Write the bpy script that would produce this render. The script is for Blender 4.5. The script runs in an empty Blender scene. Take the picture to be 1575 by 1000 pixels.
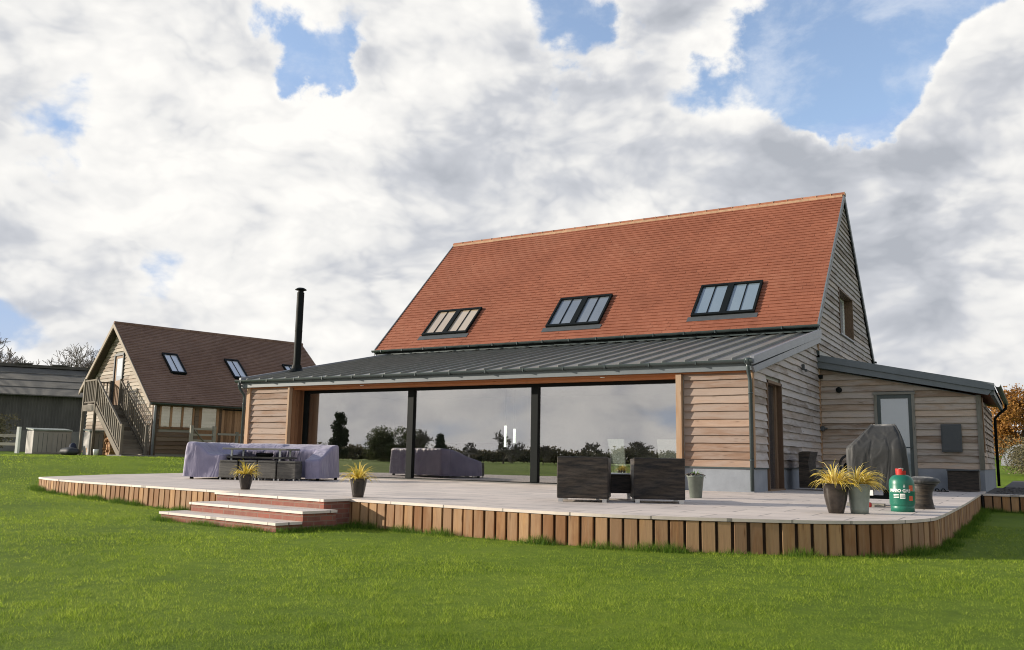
import bpy, bmesh, math, random
import numpy as np
from mathutils import Vector, Matrix, noise
random.seed(7)
R = math.radians
sc = bpy.context.scene
col = sc.collection

# ------------------------------------------------------------------ helpers
class MB:
    """collects geometry and links it as ONE mesh object"""
    def __init__(s): s.v=[]; s.f=[]; s.r=[]; s.uv=[]
    def add(s, vs, fs, rnd=0.5, uvs=None):
        o=len(s.v); s.v+= [tuple(p) for p in vs]
        s.f+= [tuple(i+o for i in f) for f in fs]
        s.r+= [rnd]*len(vs)
        s.uv+= uvs if uvs else [(0,0)]*len(vs)
    def box(s,x0,x1,y0,y1,z0,z1,rnd=None):
        if rnd is None: rnd=random.random()
        dims=[abs(x1-x0),abs(y1-y0),abs(z1-z0)]; L=dims.index(max(dims)); off=rnd*37
        vs=[(x,y,z) for x in (x0,x1) for y in (y0,y1) for z in (z0,z1)]
        uv=[(v[L]+off, v[(L+1)%3]+v[(L+2)%3]+off) for v in vs]
        s.add(vs,[(0,1,3,2),(4,6,7,5),(0,4,5,1),(2,3,7,6),(0,2,6,4),(1,5,7,3)],rnd,uv)
    def obox(s,c,ax,ay,az,hx,hy,hz,rnd=None):
        if rnd is None: rnd=random.random()
        c=Vector(c);ax=Vector(ax).normalized();ay=Vector(ay).normalized();az=Vector(az).normalized()
        hs=[hx,hy,hz]; L=hs.index(max(hs)); off=rnd*37
        vs=[];uv=[]
        for i in (-1,1):
            for j in (-1,1):
                for k in (-1,1):
                    vs.append(c+ax*hx*i+ay*hy*j+az*hz*k); l=(i*hx,j*hy,k*hz)
                    uv.append((l[L]+off,l[(L+1)%3]+l[(L+2)%3]+off))
        s.add(vs,[(0,1,3,2),(4,6,7,5),(0,4,5,1),(2,3,7,6),(0,2,6,4),(1,5,7,3)],rnd,uv)
    def bar(s,a,b,w,h,rnd=None,up=(0,0,1)):
        a=Vector(a);b=Vector(b);d=b-a;u=Vector(up);sd=d.cross(u)
        if sd.length<1e-6: sd=d.cross(Vector((1,0,0)))
        sd.normalize();u=sd.cross(d).normalized()
        s.obox((a+b)/2,d,sd,u,d.length/2,w/2,h/2,rnd)
    def tube(s,pts,rad,n=8,cap=True,rnd=0.5):
        pts=[Vector(p) for p in pts]
        if not hasattr(rad,'__len__'): rad=[rad]*len(pts)
        o=len(s.v); prev=None
        for i,p in enumerate(pts):
            d=(pts[min(i+1,len(pts)-1)]-pts[max(i-1,0)]).normalized()
            if prev is None:
                a=d.cross(Vector((0,0,1)))
                if a.length<1e-3: a=d.cross(Vector((1,0,0)))
            else: a=prev-d*prev.dot(d)
            a.normalize();prev=a;b=d.cross(a)
            for k in range(n):
                t=2*math.pi*k/n
                s.v.append(tuple(p+(a*math.cos(t)+b*math.sin(t))*rad[i])); s.r.append(rnd); s.uv.append((i*.3+rnd*9,k/n*.3))
        for i in range(len(pts)-1):
            for k in range(n):
                k2=(k+1)%n
                s.f.append((o+i*n+k,o+i*n+k2,o+(i+1)*n+k2,o+(i+1)*n+k))
        if cap:
            s.f.append(tuple(o+k for k in range(n))[::-1]); e=o+(len(pts)-1)*n
            s.f.append(tuple(e+k for k in range(n)))
    def lathe(s,prof,c=(0,0,0),n=28,rnd=0.5,wob=None):
        o=len(s.v); c=Vector(c)
        for i,(r,z) in enumerate(prof):
            for k in range(n):
                t=2*math.pi*k/n; rr=r*(1+(wob(t,z) if wob else 0))
                s.v.append((c.x+rr*math.cos(t),c.y+rr*math.sin(t),c.z+z)); s.r.append(rnd); s.uv.append((k/n,z))
        for i in range(len(prof)-1):
            for k in range(n):
                k2=(k+1)%n
                s.f.append((o+i*n+k,o+i*n+k2,o+(i+1)*n+k2,o+(i+1)*n+k))
        s.f.append(tuple(o+k for k in range(n))[::-1]); e=o+(len(prof)-1)*n
        s.f.append(tuple(e+k for k in range(n)))
    def build(s,name,mat,parent=None,smooth=False,bevel=0,sub=0):
        me=bpy.data.meshes.new(name); me.from_pydata(s.v,[],s.f)
        a=me.attributes.new('rnd','FLOAT','POINT'); a.data.foreach_set('value',s.r)
        ul=me.uv_layers.new(name='UVMap')
        li=np.empty(len(me.loops),dtype=np.int32); me.loops.foreach_get('vertex_index',li)
        ul.data.foreach_set('uv',np.array(s.uv,dtype=np.float32)[li].ravel())
        me.materials.append(mat)
        if smooth: me.polygons.foreach_set('use_smooth',[True]*len(me.polygons))
        me.update()
        o=bpy.data.objects.new(name,me); col.objects.link(o)
        if parent: o.parent=parent
        if bevel:
            m=o.modifiers.new('Bevel','BEVEL'); m.width=bevel; m.segments=2; m.limit_method='ANGLE'
        if sub:
            m=o.modifiers.new('Sub','SUBSURF'); m.levels=sub; m.render_levels=sub
        return o
def tag(o,label=None,cat=None,group=None,kind=None):
    if label:o['label']=label
    if cat:o['category']=cat
    if group:o['group']=group
    if kind:o['kind']=kind
    return o
def empty(name,loc=(0,0,0),rz=0,label=None,cat=None,group=None):
    o=bpy.data.objects.new(name,None); col.objects.link(o); o.location=loc; o.rotation_euler=(0,0,rz); o.empty_display_size=.2
    return tag(o,label,cat,group)
def copy_tree(o,parent=None):
    c=o.copy(); col.objects.link(c)
    if parent: c.parent=parent
    for ch in [x for x in bpy.data.objects if x.parent==o]: copy_tree(ch,c)
    return c

# ------------------------------------------------------------------ materials
def mat(name):
    m=bpy.data.materials.new(name); m.use_nodes=True; nt=m.node_tree
    for n in list(nt.nodes): nt.nodes.remove(n)
    out=nt.nodes.new('ShaderNodeOutputMaterial'); b=nt.nodes.new('ShaderNodeBsdfPrincipled')
    nt.links.new(b.outputs[0],out.inputs[0]); return m,nt,b,out
class N:
    def __init__(s,nt): s.nt=nt
    def n(s,t,**k):
        x=s.nt.nodes.new(t)
        for a,b in k.items(): setattr(x,a,b)
        return x
    def l(s,a,b): s.nt.links.new(a,b)
    def val(s,inp,x):
        if isinstance(x,(int,float)): inp.default_value=x
        elif isinstance(x,tuple): inp.default_value=x if len(x)==len(inp.default_value) else (*x,1)
        else: s.l(x,inp)
    def math(s,op,a,b=None,c=None,clamp=False):
        m=s.n('ShaderNodeMath',operation=op,use_clamp=clamp); s.val(m.inputs[0],a)
        if b is not None: s.val(m.inputs[1],b)
        if c is not None: s.val(m.inputs[2],c)
        return m.outputs[0]
    def vm(s,op,a,b=None,sc=None):
        m=s.n('ShaderNodeVectorMath',operation=op); s.val(m.inputs[0],a)
        if b is not None: s.val(m.inputs[1],b)
        if sc is not None: s.val(m.inputs['Scale'],sc)
        return m.outputs['Value'] if op in('DOT_PRODUCT','LENGTH') else m.outputs[0]
    def noise(s,vec,scale,detail=4,rough=.55,dist=0,out='Fac'):
        m=s.n('ShaderNodeTexNoise'); s.val(m.inputs['Vector'],vec); m.inputs['Scale'].default_value=scale
        m.inputs['Detail'].default_value=detail; m.inputs['Roughness'].default_value=rough; m.inputs['Distortion'].default_value=dist
        return m.outputs[out]
    def mix(s,f,a,b,blend='MIX'):
        m=s.n('ShaderNodeMix',data_type='RGBA',blend_type=blend); s.val(m.inputs[0],f); s.val(m.inputs[6],a); s.val(m.inputs[7],b); return m.outputs[2]
    def ramp(s,f,stops):
        r=s.n('ShaderNodeValToRGB'); s.val(r.inputs[0],f); e=r.color_ramp.elements
        while len(e)<len(stops): e.new(.5)
        for i,(p,c) in enumerate(stops): e[i].position=p; e[i].color=(*c,1)
        return r.outputs[0]
    def mr(s,x,a,b,c,d,smooth=False):
        m=s.n('ShaderNodeMapRange',clamp=True)
        if smooth: m.interpolation_type='SMOOTHSTEP'
        s.val(m.inputs[0],x)
        for i,q in enumerate((a,b,c,d)): m.inputs[i+1].default_value=q
        return m.outputs[0]
    def attr(s,name): return s.n('ShaderNodeAttribute',attribute_name=name).outputs['Fac']
    def obj(s): return s.n('ShaderNodeTexCoord').outputs['Object']
    def uv(s): return s.n('ShaderNodeTexCoord').outputs['UV']
    def bump(s,h,strength=.3,dist=.01):
        b=s.n('ShaderNodeBump'); b.inputs['Strength'].default_value=strength; b.inputs['Distance'].default_value=dist
        s.l(h,b.inputs['Height']); return b.outputs[0]

def wood(name,a,b,grey=None,greyamt=.5,rough=.8,knots=True,contrast=1.0,rw=.75):
    m,nt,bs,out=mat(name); g=N(nt); uv=g.uv()
    st=g.vm('MULTIPLY',uv,(1.4,26,1)); gr=g.noise(st,1.6,6,.65,.6)
    st2=g.vm('MULTIPLY',uv,(.9,5,1)); bl=g.noise(st2,1.7,3,.6,.4)
    rn=g.attr('rnd')
    mid=g.noise(g.vm('MULTIPLY',uv,(1.1,7,1)),2.4,5,.7,.5)
    f=g.math('ADD',g.math('ADD',g.math('MULTIPLY',gr,.35*contrast),g.math('MULTIPLY',mid,.55)),g.math('MULTIPLY',g.math('SUBTRACT',rn,.35),rw))
    c=g.ramp(f,[(.2,tuple(x*.8 for x in a)),(.45,a),(.9,b)])
    if grey:
        gf=g.math('MULTIPLY',g.mr(g.math('ADD',bl,g.math('MULTIPLY',g.math('FRACT',g.math('MULTIPLY',rn,7.31)),.3)),.42,.82,0,1,True),greyamt)
        c=g.mix(gf,c,grey)
    if knots:
        vo=g.n('ShaderNodeTexVoronoi'); g.l(g.vm('MULTIPLY',uv,(1.1,7,1)),vo.inputs['Vector']); vo.inputs['Scale'].default_value=1.8
        k=g.mr(vo.outputs['Distance'],.04,.14,.75,0)
        c=g.mix(k,c,tuple(x*.38 for x in a))
    g.l(c,bs.inputs['Base Color']); bs.inputs['Roughness'].default_value=rough
    bs.inputs['Specular IOR Level'].default_value=.25
    g.l(g.bump(gr,.5,.004),bs.inputs['Normal']); return m
def plain(name,c,rough=.5,metal=0,var=.15,scale=6,bump=0,spec=.5,bscale=60,rnd=0):
    m,nt,bs,out=mat(name); g=N(nt); o=g.obj(); n=g.noise(o,scale,5,.6)
    cc=g.mix(g.mr(n,.3,.7,0,1),tuple(x*(1-var) for x in c),tuple(min(1,x*(1+var)) for x in c))
    if rnd: cc=g.mix(g.mr(g.attr('rnd'),0,1,0,rnd),cc,tuple(x*.55 for x in c))
    g.l(cc,bs.inputs['Base Color']); bs.inputs['Roughness'].default_value=rough; bs.inputs['Metallic'].default_value=metal
    bs.inputs['Specular IOR Level'].default_value=spec
    if bump: g.l(g.bump(g.noise(o,bscale,4),bump,.01),bs.inputs['Normal'])
    return m
M={}
M['siding_front']=wood('oak_siding_sunny',(.23,.145,.10),(.40,.285,.215),(.31,.26,.23),.6,rw=.45)
M['siding_side']=wood('oak_siding_weathered',(.25,.205,.175),(.55,.475,.425),(.45,.425,.42),.8,rw=.55)
M['siding_annex']=wood('oak_siding_annex',(.25,.18,.13),(.55,.435,.34),(.42,.39,.36),.65,rw=.6)
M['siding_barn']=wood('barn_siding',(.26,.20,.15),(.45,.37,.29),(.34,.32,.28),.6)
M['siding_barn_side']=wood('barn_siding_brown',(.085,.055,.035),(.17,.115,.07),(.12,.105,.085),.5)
M['cedar']=wood('cedar',(.36,.13,.05),(.52,.22,.09),rough=.6)
M['door_brown']=wood('door_brown_oak',(.10,.062,.04),(.21,.14,.09),rough=.6)
M['stair_wood']=wood('stair_wood',(.10,.082,.06),(.215,.185,.145),(.17,.16,.14),.5)
M['reveal']=wood('reveal_oak',(.15,.07,.035),(.26,.135,.07),rough=.6)
M['post']=wood('post_oak',(.34,.20,.11),(.50,.33,.21),(.40,.34,.27),.4)
M['greywood']=wood('grey_wood',(.15,.14,.11),(.29,.265,.22),(.25,.25,.23),.6)
M['orangewood']=wood('joinery_oak',(.18,.10,.05),(.30,.18,.10),rough=.6)
M['deckboard']=wood('sleeper_board',(.22,.105,.045),(.50,.30,.14),(.34,.235,.15),.45,rw=.42)
M['metal']=plain('zinc_dark',(.20,.205,.185),.45,.25,.14,3)
M['gutter']=plain('gutter_green_grey',(.045,.062,.064),.38,.2,.1,5)
M['fascia']=plain('fascia_grey',(.115,.135,.15),.5,0,.1,4)
M['verge']=plain('verge_grey',(.20,.215,.245),.45,.1,.1,3)
M['black']=plain('black_frame',(.006,.008,.008),.55,0,.1,8,spec=.12)
M['plinth']=plain('grey_render_plinth',(.22,.24,.27),.9,0,.12,3,.3)
M['backing']=plain('backing_timber',(.06,.033,.02),.9,0,.3,4)
M['brick_dark']=plain('black_plastic',(.02,.02,.02),.5)
M['green']=plain('bottle_green',(.006,.12,.078),.38,0,.08,5)
M['red']=plain('red_plastic',(.42,.02,.015),.4)
M['orange']=plain('orange_label',(.55,.09,.03),.5)
M['white']=plain('white_paint',(.75,.75,.72),.5,0,.04)
M['cream']=plain('cream_room_wall',(.42,.41,.38),.9,0,.05)
M['floor']=plain('room_floor',(.22,.2,.18),.5,0,.1)
M['darkgrey']=plain('dark_grey_panel',(.055,.062,.068),.6,0,.1)
M['soil']=plain('soil',(.05,.035,.025),.95)
M['pot_dark']=plain('glazed_pot_dark',(.028,.022,.018),.22,0,.5,9)
M['pot_grey']=plain('zinc_pot_grey',(.20,.23,.20),.45,.15,.2,7)
M['logs']=plain('cut_logs',(.42,.24,.12),.9,0,.3,9,rnd=.6)
M['tarp']=plain('black_tarp',(.02,.022,.024),.6,0,.3,4)
M['bluecloth']=plain('blue_bag',(.015,.022,.05),.8)
M['plasticgrey']=plain('resin_store_grey',(.30,.28,.26),.6,0,.06,3)
M['chrome']=plain('brushed_steel',(.5,.5,.5),.3,.9,.05)

def cloth(name,c,c2):
    m,nt,bs,out=mat(name); g=N(nt); o=g.obj()
    n=g.noise(o,2.2,6,.6,.8); g.l(g.ramp(n,[(.3,c),(.7,c2)]),bs.inputs['Base Color'])
    bs.inputs['Roughness'].default_value=.6; bs.inputs['Sheen Weight'].default_value=.2
    w=g.noise(g.vm('MULTIPLY',o,(4,4,1.4)),1.5,1.5,.5,1.2)
    g.l(g.bump(w,.55,.05),bs.inputs['Normal']); return m
M['cover']=cloth('lavender_grey_cover',(.165,.15,.235),(.27,.245,.345))
M['bbqcover']=cloth('bbq_cover_grey',(.009,.010,.011),(.028,.028,.027))

def wicker(name,a,b):
    m,nt,bs,out=mat(name); g=N(nt); o=g.obj()
    w1=g.n('ShaderNodeTexWave',wave_type='BANDS',bands_direction='Z'); g.l(o,w1.inputs[0]); w1.inputs['Scale'].default_value=22; w1.inputs['Distortion'].default_value=.8; w1.inputs['Detail'].default_value=2
    ck=g.n('ShaderNodeTexChecker'); g.l(g.vm('MULTIPLY',o,(28,28,0)),ck.inputs[0]); ck.inputs['Scale'].default_value=1
    rows=g.noise(g.vm('MULTIPLY',o,(1.6,1.6,11)),2.2,5,.75)
    f=g.math('ADD',g.math('MULTIPLY',w1.outputs['Fac'],.3),g.math('MULTIPLY',g.mr(rows,.36,.66,0,1),.75))
    g.l(g.ramp(f,[(.2,a),(.95,b)]),bs.inputs['Base Color']); bs.inputs['Roughness'].default_value=.5
    h=w1.outputs['Fac']
    g.l(g.bump(h,.8,.008),bs.inputs['Normal']); return m
M['wicker_dark']=wicker('dark_brown_wicker',(.004,.003,.002),(.085,.064,.045))
M['wicker_grey']=wicker('grey_wicker',(.07,.065,.055),(.19,.175,.15))

def tile_mat(name,a,b,c):
    m,nt,bs,out=mat(name); g=N(nt); rn=g.attr('rnd'); o=g.obj()
    base=g.ramp(rn,[(0,a),(.5,b),(1,c)])
    n=g.noise(o,.8,5,.6); base=g.mix(g.mr(n,.35,.7,0,.35),base,tuple(x*.7 for x in a))
    n2=g.noise(o,30,3); base=g.mix(g.mr(n2,.4,.7,0,.25),base,tuple(x*.6 for x in a))
    g.l(base,bs.inputs['Base Color']); bs.inputs['Roughness'].default_value=.85; bs.inputs['Specular IOR Level'].default_value=.2
    g.l(g.bump(n2,.3,.003),bs.inputs['Normal']); return m
M['tile_red']=tile_mat('clay_tile',(.215,.075,.044),(.285,.103,.06),(.335,.138,.085))
M['tile_brown']=tile_mat('brown_tile',(.14,.085,.062),(.195,.125,.093),(.25,.17,.13))
M['ridge']=tile_mat('ridge_tile',(.27,.10,.055),(.35,.14,.08),(.42,.2,.12))
M['mortar']=plain('mortar',(.42,.27,.17),.9,0,.2,8)

def brick_mat():
    m,nt,bs,out=mat('red_brick'); g=N(nt); o=g.obj(); x=g.n('ShaderNodeSeparateXYZ'); g.l(o,x.inputs[0])
    cv=g.n('ShaderNodeCombineXYZ'); g.l(g.math('ADD',x.outputs[0],x.outputs[1]),cv.inputs[0]); g.l(x.outputs[2],cv.inputs[1])
    b=g.n('ShaderNodeTexBrick'); g.l(cv.outputs[0],b.inputs[0]); b.inputs['Scale'].default_value=1
    b.inputs['Brick Width'].default_value=.22; b.inputs['Row Height'].default_value=.062; b.inputs['Mortar Size'].default_value=.006
    b.inputs['Color1'].default_value=(.25,.075,.05,1); b.inputs['Color2'].default_value=(.16,.055,.042,1); b.inputs['Mortar'].default_value=(.19,.13,.10,1)
    g.l(g.mix(g.mr(g.noise(o,9,4),.4,.7,0,.5),b.outputs['Color'],(.23,.13,.09)),bs.inputs['Base Color'])
    bs.inputs['Roughness'].default_value=.9; g.l(g.bump(b.outputs['Fac'],-.5,.006),bs.inputs['Normal']); return m
M['brick']=brick_mat()
def paving():
    m,nt,bs,out=mat('porcelain_paving'); g=N(nt); o=g.obj()
    mp=g.n('ShaderNodeMapping'); mp.inputs['Rotation'].default_value=(0,0,R(0)); mp.inputs['Location'].default_value=(.21,.13,0); g.l(o,mp.inputs[0])
    b=g.n('ShaderNodeTexBrick'); g.l(mp.outputs[0],b.inputs[0]); b.inputs['Scale'].default_value=1; b.offset=.5
    b.inputs['Brick Width'].default_value=.9; b.inputs['Row Height'].default_value=.6; b.inputs['Mortar Size'].default_value=.011
    b.inputs['Color1'].default_value=(.63,.545,.475,1); b.inputs['Color2'].default_value=(.52,.45,.40,1); b.inputs['Mortar'].default_value=(.10,.09,.08,1)
    st=g.noise(g.vm('MULTIPLY',o,(1.2,4,1)),2.2,6,.65,.8)
    c=g.mix(g.mr(st,.35,.7,0,.55),b.outputs['Color'],(.66,.58,.51))
    c=g.mix(g.mr(g.noise(o,.9,6,.65),.45,.72,0,.5),c,(.27,.25,.235)); c=g.mix(g.mr(g.noise(g.vm('MULTIPLY',o,(2,9,1)),3,5,.7),.55,.75,0,.35),c,(.62,.56,.50))
    g.l(c,bs.inputs['Base Color']); bs.inputs['Roughness'].default_value=.6
    g.l(g.bump(st,.15,.003),bs.inputs['Normal']); return m
M['paving']=paving()
def glass(name,refl,tint=(.84,.88,.86),gcol=(.93,.9,.93)):
    m,nt,bs,out=mat(name); g=N(nt); nt.nodes.remove(bs)
    t=g.n('ShaderNodeBsdfTransparent'); t.inputs[0].default_value=(*tint,1)
    gl=g.n('ShaderNodeBsdfGlossy'); gl.inputs[0].default_value=(*gcol,1); gl.inputs['Roughness'].default_value=.0
    g.l(g.bump(g.noise(g.obj(),.7,2),.03,.02),gl.inputs['Normal'])
    fr=g.n('ShaderNodeLayerWeight'); fr.inputs[0].default_value=.5
    f=g.math('ADD',g.math('MULTIPLY',g.math('POWER',fr.outputs['Facing'],3.0),.35),refl,clamp=True)
    mx=g.n('ShaderNodeMixShader'); g.l(f,mx.inputs[0]); g.l(t.outputs[0],mx.inputs[1]); g.l(gl.outputs[0],mx.inputs[2]); g.l(mx.outputs[0],out.inputs[0]); return m
M['glass']=glass('coated_glass',.33,gcol=(1,.95,.95))
M['glass_small']=glass('window_glass',.12)
def pane(name,c,rough=.12):
    m,nt,bs,out=mat(name); g=N(nt); bs.inputs['Base Color'].default_value=(*c,1); bs.inputs['Roughness'].default_value=rough
    bs.inputs['Specular IOR Level'].default_value=1; bs.inputs['Coat Weight'].default_value=1; bs.inputs['Coat Roughness'].default_value=.02; bs.inputs['Coat IOR'].default_value=1.9
    return m
M['pane_cream']=pane('pane_cream_blind',(.42,.34,.24)); M['pane_grey']=pane('pane_grey_blind',(.13,.15,.17)); M['pane_blue']=pane('pane_pale',(.16,.21,.25))
M['pane_barn']=pane('pane_barn_roof',(.55,.59,.64)); M['pane_barn_low']=pane('pane_net_curtain',(.25,.28,.235))
M['pane_dark']=pane('pane_dark',(.03,.04,.05))
def emit(name,c,s):
    m,nt,bs,out=mat(name); bs.inputs['Base Color'].default_value=(*c,1); bs.inputs['Emission Color'].default_value=(*c,1); bs.inputs['Emission Strength'].default_value=s; return m
M['lamp']=emit('lit_tube',(.95,1,.85),2.2)

def corr(name,c,scale,dirv,var=.3):
    m,nt,bs,out=mat(name); g=N(nt); o=g.obj()
    w=g.n('ShaderNodeTexWave',bands_direction=dirv); g.l(o,w.inputs[0]); w.inputs['Scale'].default_value=scale; w.inputs['Distortion'].default_value=.1
    n=g.noise(g.vm('MULTIPLY',o,(1,1,.25)) if dirv=='X' else o,1.3,6,.7)
    cc=g.mix(g.mr(n,.3,.75,0,1),tuple(x*(1-var) for x in c),tuple(x*(1+var) for x in c))
    cc=g.mix(g.math('MULTIPLY',w.outputs['Fac'],.3),cc,tuple(x*.5 for x in c))
    g.l(cc,bs.inputs['Base Color']); bs.inputs['Roughness'].default_value=.9; g.l(g.bump(w.outputs['Fac'],.8,.05),bs.inputs['Normal']); return m
M['fibre_roof']=corr('fibre_cement_roof',(.125,.118,.10),4.5,'X')
M['barn_boards']=corr('dark_sheet_wall',(.095,.09,.082),1.6,'X',.4)
M['concrete']=plain('concrete',(.15,.145,.13),.95,0,.25,1.5)

def lawn_mat():
    m,nt,bs,out=mat('lawn_ground'); g=N(nt); o=g.obj()
    a=g.noise(o,.35,5,.6); b=g.noise(g.vm('MULTIPLY',o,(1,1,1)),7,6,.7); c=g.noise(o,45,4,.7)
    f=g.math('ADD',g.math('MULTIPLY',a,.45),g.math('ADD',g.math('MULTIPLY',b,.35),g.math('MULTIPLY',c,.25)))
    g.l(g.ramp(f,[(.3,(.045,.085,.008)),(.55,(.14,.215,.015)),(.75,(.24,.30,.03))]),bs.inputs['Base Color'])
    bs.inputs['Roughness'].default_value=.9; bs.inputs['Specular IOR Level'].default_value=.15
    g.l(g.bump(g.math('ADD',b,c),.9,.05),bs.inputs['Normal']); return m
M['lawn']=lawn_mat()
def blade_mat(name,a,b,c,trans=.35):
    m,nt,bs,out=mat(name); g=N(nt); rn=g.attr('rnd'); geo=g.n('ShaderNodeNewGeometry').outputs['Position']
    n=g.noise(g.vm('MULTIPLY',geo,(1,1,.2)),4.2,5,.7); n2=g.noise(geo,.5,3,.6)
    f=g.math('ADD',g.math('MULTIPLY',rn,.5),g.math('ADD',g.math('MULTIPLY',n,.5),g.math('MULTIPLY',n2,.38)))
    cc=g.ramp(f,[(.38,a),(.66,b),(.94,c)])
    g.l(cc,bs.inputs['Base Color']); bs.inputs['Roughness'].default_value=.6; bs.inputs['Specular IOR Level'].default_value=.2
    t=g.n('ShaderNodeBsdfTranslucent'); g.l(cc,t.inputs[0]); mx=g.n('ShaderNodeMixShader'); mx.inputs[0].default_value=trans
    g.l(bs.outputs[0],mx.inputs[1]); g.l(t.outputs[0],mx.inputs[2]); g.l(mx.outputs[0],out.inputs[0]); return m
M['blade']=blade_mat('grass_blade',(.045,.095,.009),(.21,.31,.022),(.46,.54,.08),.5)
M['blade_dark']=blade_mat('rough_grass',(.03,.075,.006),(.07,.15,.012),(.17,.26,.03))
M['sedge']=blade_mat('golden_sedge',(.30,.27,.03),(.68,.50,.07),(.85,.72,.30),.35)
M['leaf_orange']=blade_mat('autumn_leaf',(.16,.07,.018),(.28,.13,.03),(.38,.20,.05),.3)
M['leaf_green']=blade_mat('green_leaf',(.04,.055,.02),(.075,.09,.035),(.13,.14,.06),.3)
M['leaf_dark']=blade_mat('conifer_leaf',(.02,.032,.016),(.035,.05,.024),(.055,.07,.035),.2)
M['hedge']=blade_mat('winter_hedge_leaf',(.08,.065,.04),(.13,.12,.065),(.20,.17,.10),.2)
M['twig']=plain('winter_twig',(.17,.15,.13),.95,0,.3,6)
M['bark']=plain('bark',(.075,.06,.048),.95,0,.3,6)
M['gravel']=plain('gravel',(.10,.095,.09),.95,0,.5,40,.9,.2,60)

# ------------------------------------------------------------------ terrain
def sm(a,b,x):
    t=max(0,min(1,(x-a)/(b-a))); return t*t*(3-2*t)
def ground(x,y):
    z=-.36+.10*sm(-6,-13,x)+.61*sm(-12,-25,x)*sm(-45,-5,y)
    z+=.9*sm(22,45,y)+1.1*sm(40,80,y)*sm(-30,10,x)
    z+=.012*noise.noise(Vector((x*.5,y*.5,0)))
    return z
def grid_mesh(name,xs,ys,m):
    b=MB(); nx,ny=len(xs),len(ys)
    b.v=[(x,y,ground(x,y)) for y in ys for x in xs]; b.r=[.5]*len(b.v); b.uv=[(0,0)]*len(b.v)
    b.f=[(j*nx+i,j*nx+i+1,(j+1)*nx+i+1,(j+1)*nx+i) for j in range(ny-1) for i in range(nx-1)]
    return b.build(name,m,smooth=True)
def axis(lo,hi,far):
    a=[-far,-far*.6,-far*.35,-far*.2,-far*.12]; a=[v for v in a if v<lo-10]
    c=list(np.arange(lo,hi+.01,1.0)); d=[v for v in (far*.12,far*.2,far*.35,far*.6,far) if v>hi+10]
    return a+c+d
lawn=tag(grid_mesh('lawn',axis(-60,30,900),axis(-40,90,900),M['lawn']),kind='structure')
g=MB(); g.box(3.69,16,4.28,12,-.5,-.03); g.box(3.9,16,12,26,-.5,-.02)
gr=g.build('gravel_path',M['gravel']); tag(gr,kind='structure')

# deck outline ------------------------------------------------------
front=[(-13.3,-6.2),(-12.4,-6.55),(-10.8,-6.95),(-8.94,-7.25),(-7.11,-7.5),(-5.72,-7.68),(-3.29,-7.97),(-2.0,-8.13),(-.63,-8.27),(.35,-8.32),(1.11,-8.2),(2.08,-7.86),(2.86,-7.45),(3.34,-6.95),(3.62,-6.25),(3.70,-5.4),(3.72,-2.0),(3.70,1.5),(3.68,4.25)]
def catmull(P,n=6):
    out=[]
    for i in range(len(P)-1):
        p0=P[max(i-1,0)];p1=P[i];p2=P[i+1];p3=P[min(i+2,len(P)-1)]
        for k in range(n):
            t=k/n
            out.append(tuple(.5*((2*p1[a])+(-p0[a]+p2[a])*t+(2*p0[a]-5*p1[a]+4*p2[a]-p3[a])*t*t+(-p0[a]+3*p1[a]-3*p2[a]+p3[a])*t**3) for a in (0,1)))
    out.append(P[-1]); return out
FR=catmull(front)
poly=FR+[(3.68,6.30),(-14.1,6.30),(-15.4,2.0),(-15.5,-.3),(-14.55,-3.8)]
def prism(mb,poly,z0,z1,rnd=.5):
    n=len(poly); o=len(mb.v)
    mb.v+=[(x,y,z0) for x,y in poly]+[(x,y,z1) for x,y in poly]; mb.r+=[rnd]*2*n; mb.uv+=[(x,y) for x,y in poly]*2
    mb.f.append(tuple(o+n+i for i in range(n))); mb.f.append(tuple(o+i for i in range(n))[::-1])
    for i in range(n): j=(i+1)%n; mb.f.append((o+i,o+j,o+n+j,o+n+i))
def inset(P,d):
    out=[]
    for i in range(len(P)):
        a=Vector(P[i-1]);b=Vector(P[i]);c=Vector(P[(i+1)%len(P)])
        t=((b-a).normalized()+(c-b).normalized()).normalized(); n=Vector((-t.y,t.x)); out.append(tuple(b+n*d))
    return out
deck=empty('terrace',(-5,-4,-.36),0,'raised pale paved terrace edged with vertical timber boards in front of the house','terrace')
def D(mb,name,m,**k):
    o=mb.build(name,m,deck,**k); o.location=(5,4,.36); return o
b=MB(); prism(b,poly,-.034,0.0); D(b,'paving_slabs',M['paving'])
b=MB(); prism(b,inset(poly,.06),-.6,-.036); D(b,'core',M['backing'])
b=MB()
def walk(P,pitch):
    acc=0;out=[];need=pitch/2
    for i in range(len(P)-1):
        a=Vector(P[i]);c=Vector(P[i+1]);L=(c-a).length
        while acc+L>=need:
            out.append((a+(c-a)*((need-acc)/L),(c-a).normalized())); need+=pitch
        acc+=L
    return out
edge=[(-14.5,-3.9),(-13.3,-6.2)]+FR[1:]
for p,t in walk(edge,.163):
    if -5.75<p.x<-3.32 and p.y<-7:
        if b.v: D(b,'edge_boards',M['deckboard'],bevel=.004); b=MB()
        continue
    n=Vector((t.y,-t.x)); q=p-n*.028; j=random.uniform(-.004,.004)
    w=.0655+random.uniform(-.004,.004)
    b.obox((q.x+n.x*j,q.y+n.y*j,-.32),(t.x,t.y,0),(n.x,n.y,0),(0,0,1),w,.016,.28)
D(b,'edge_boards',M['deckboard'],bevel=.004)
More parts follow.
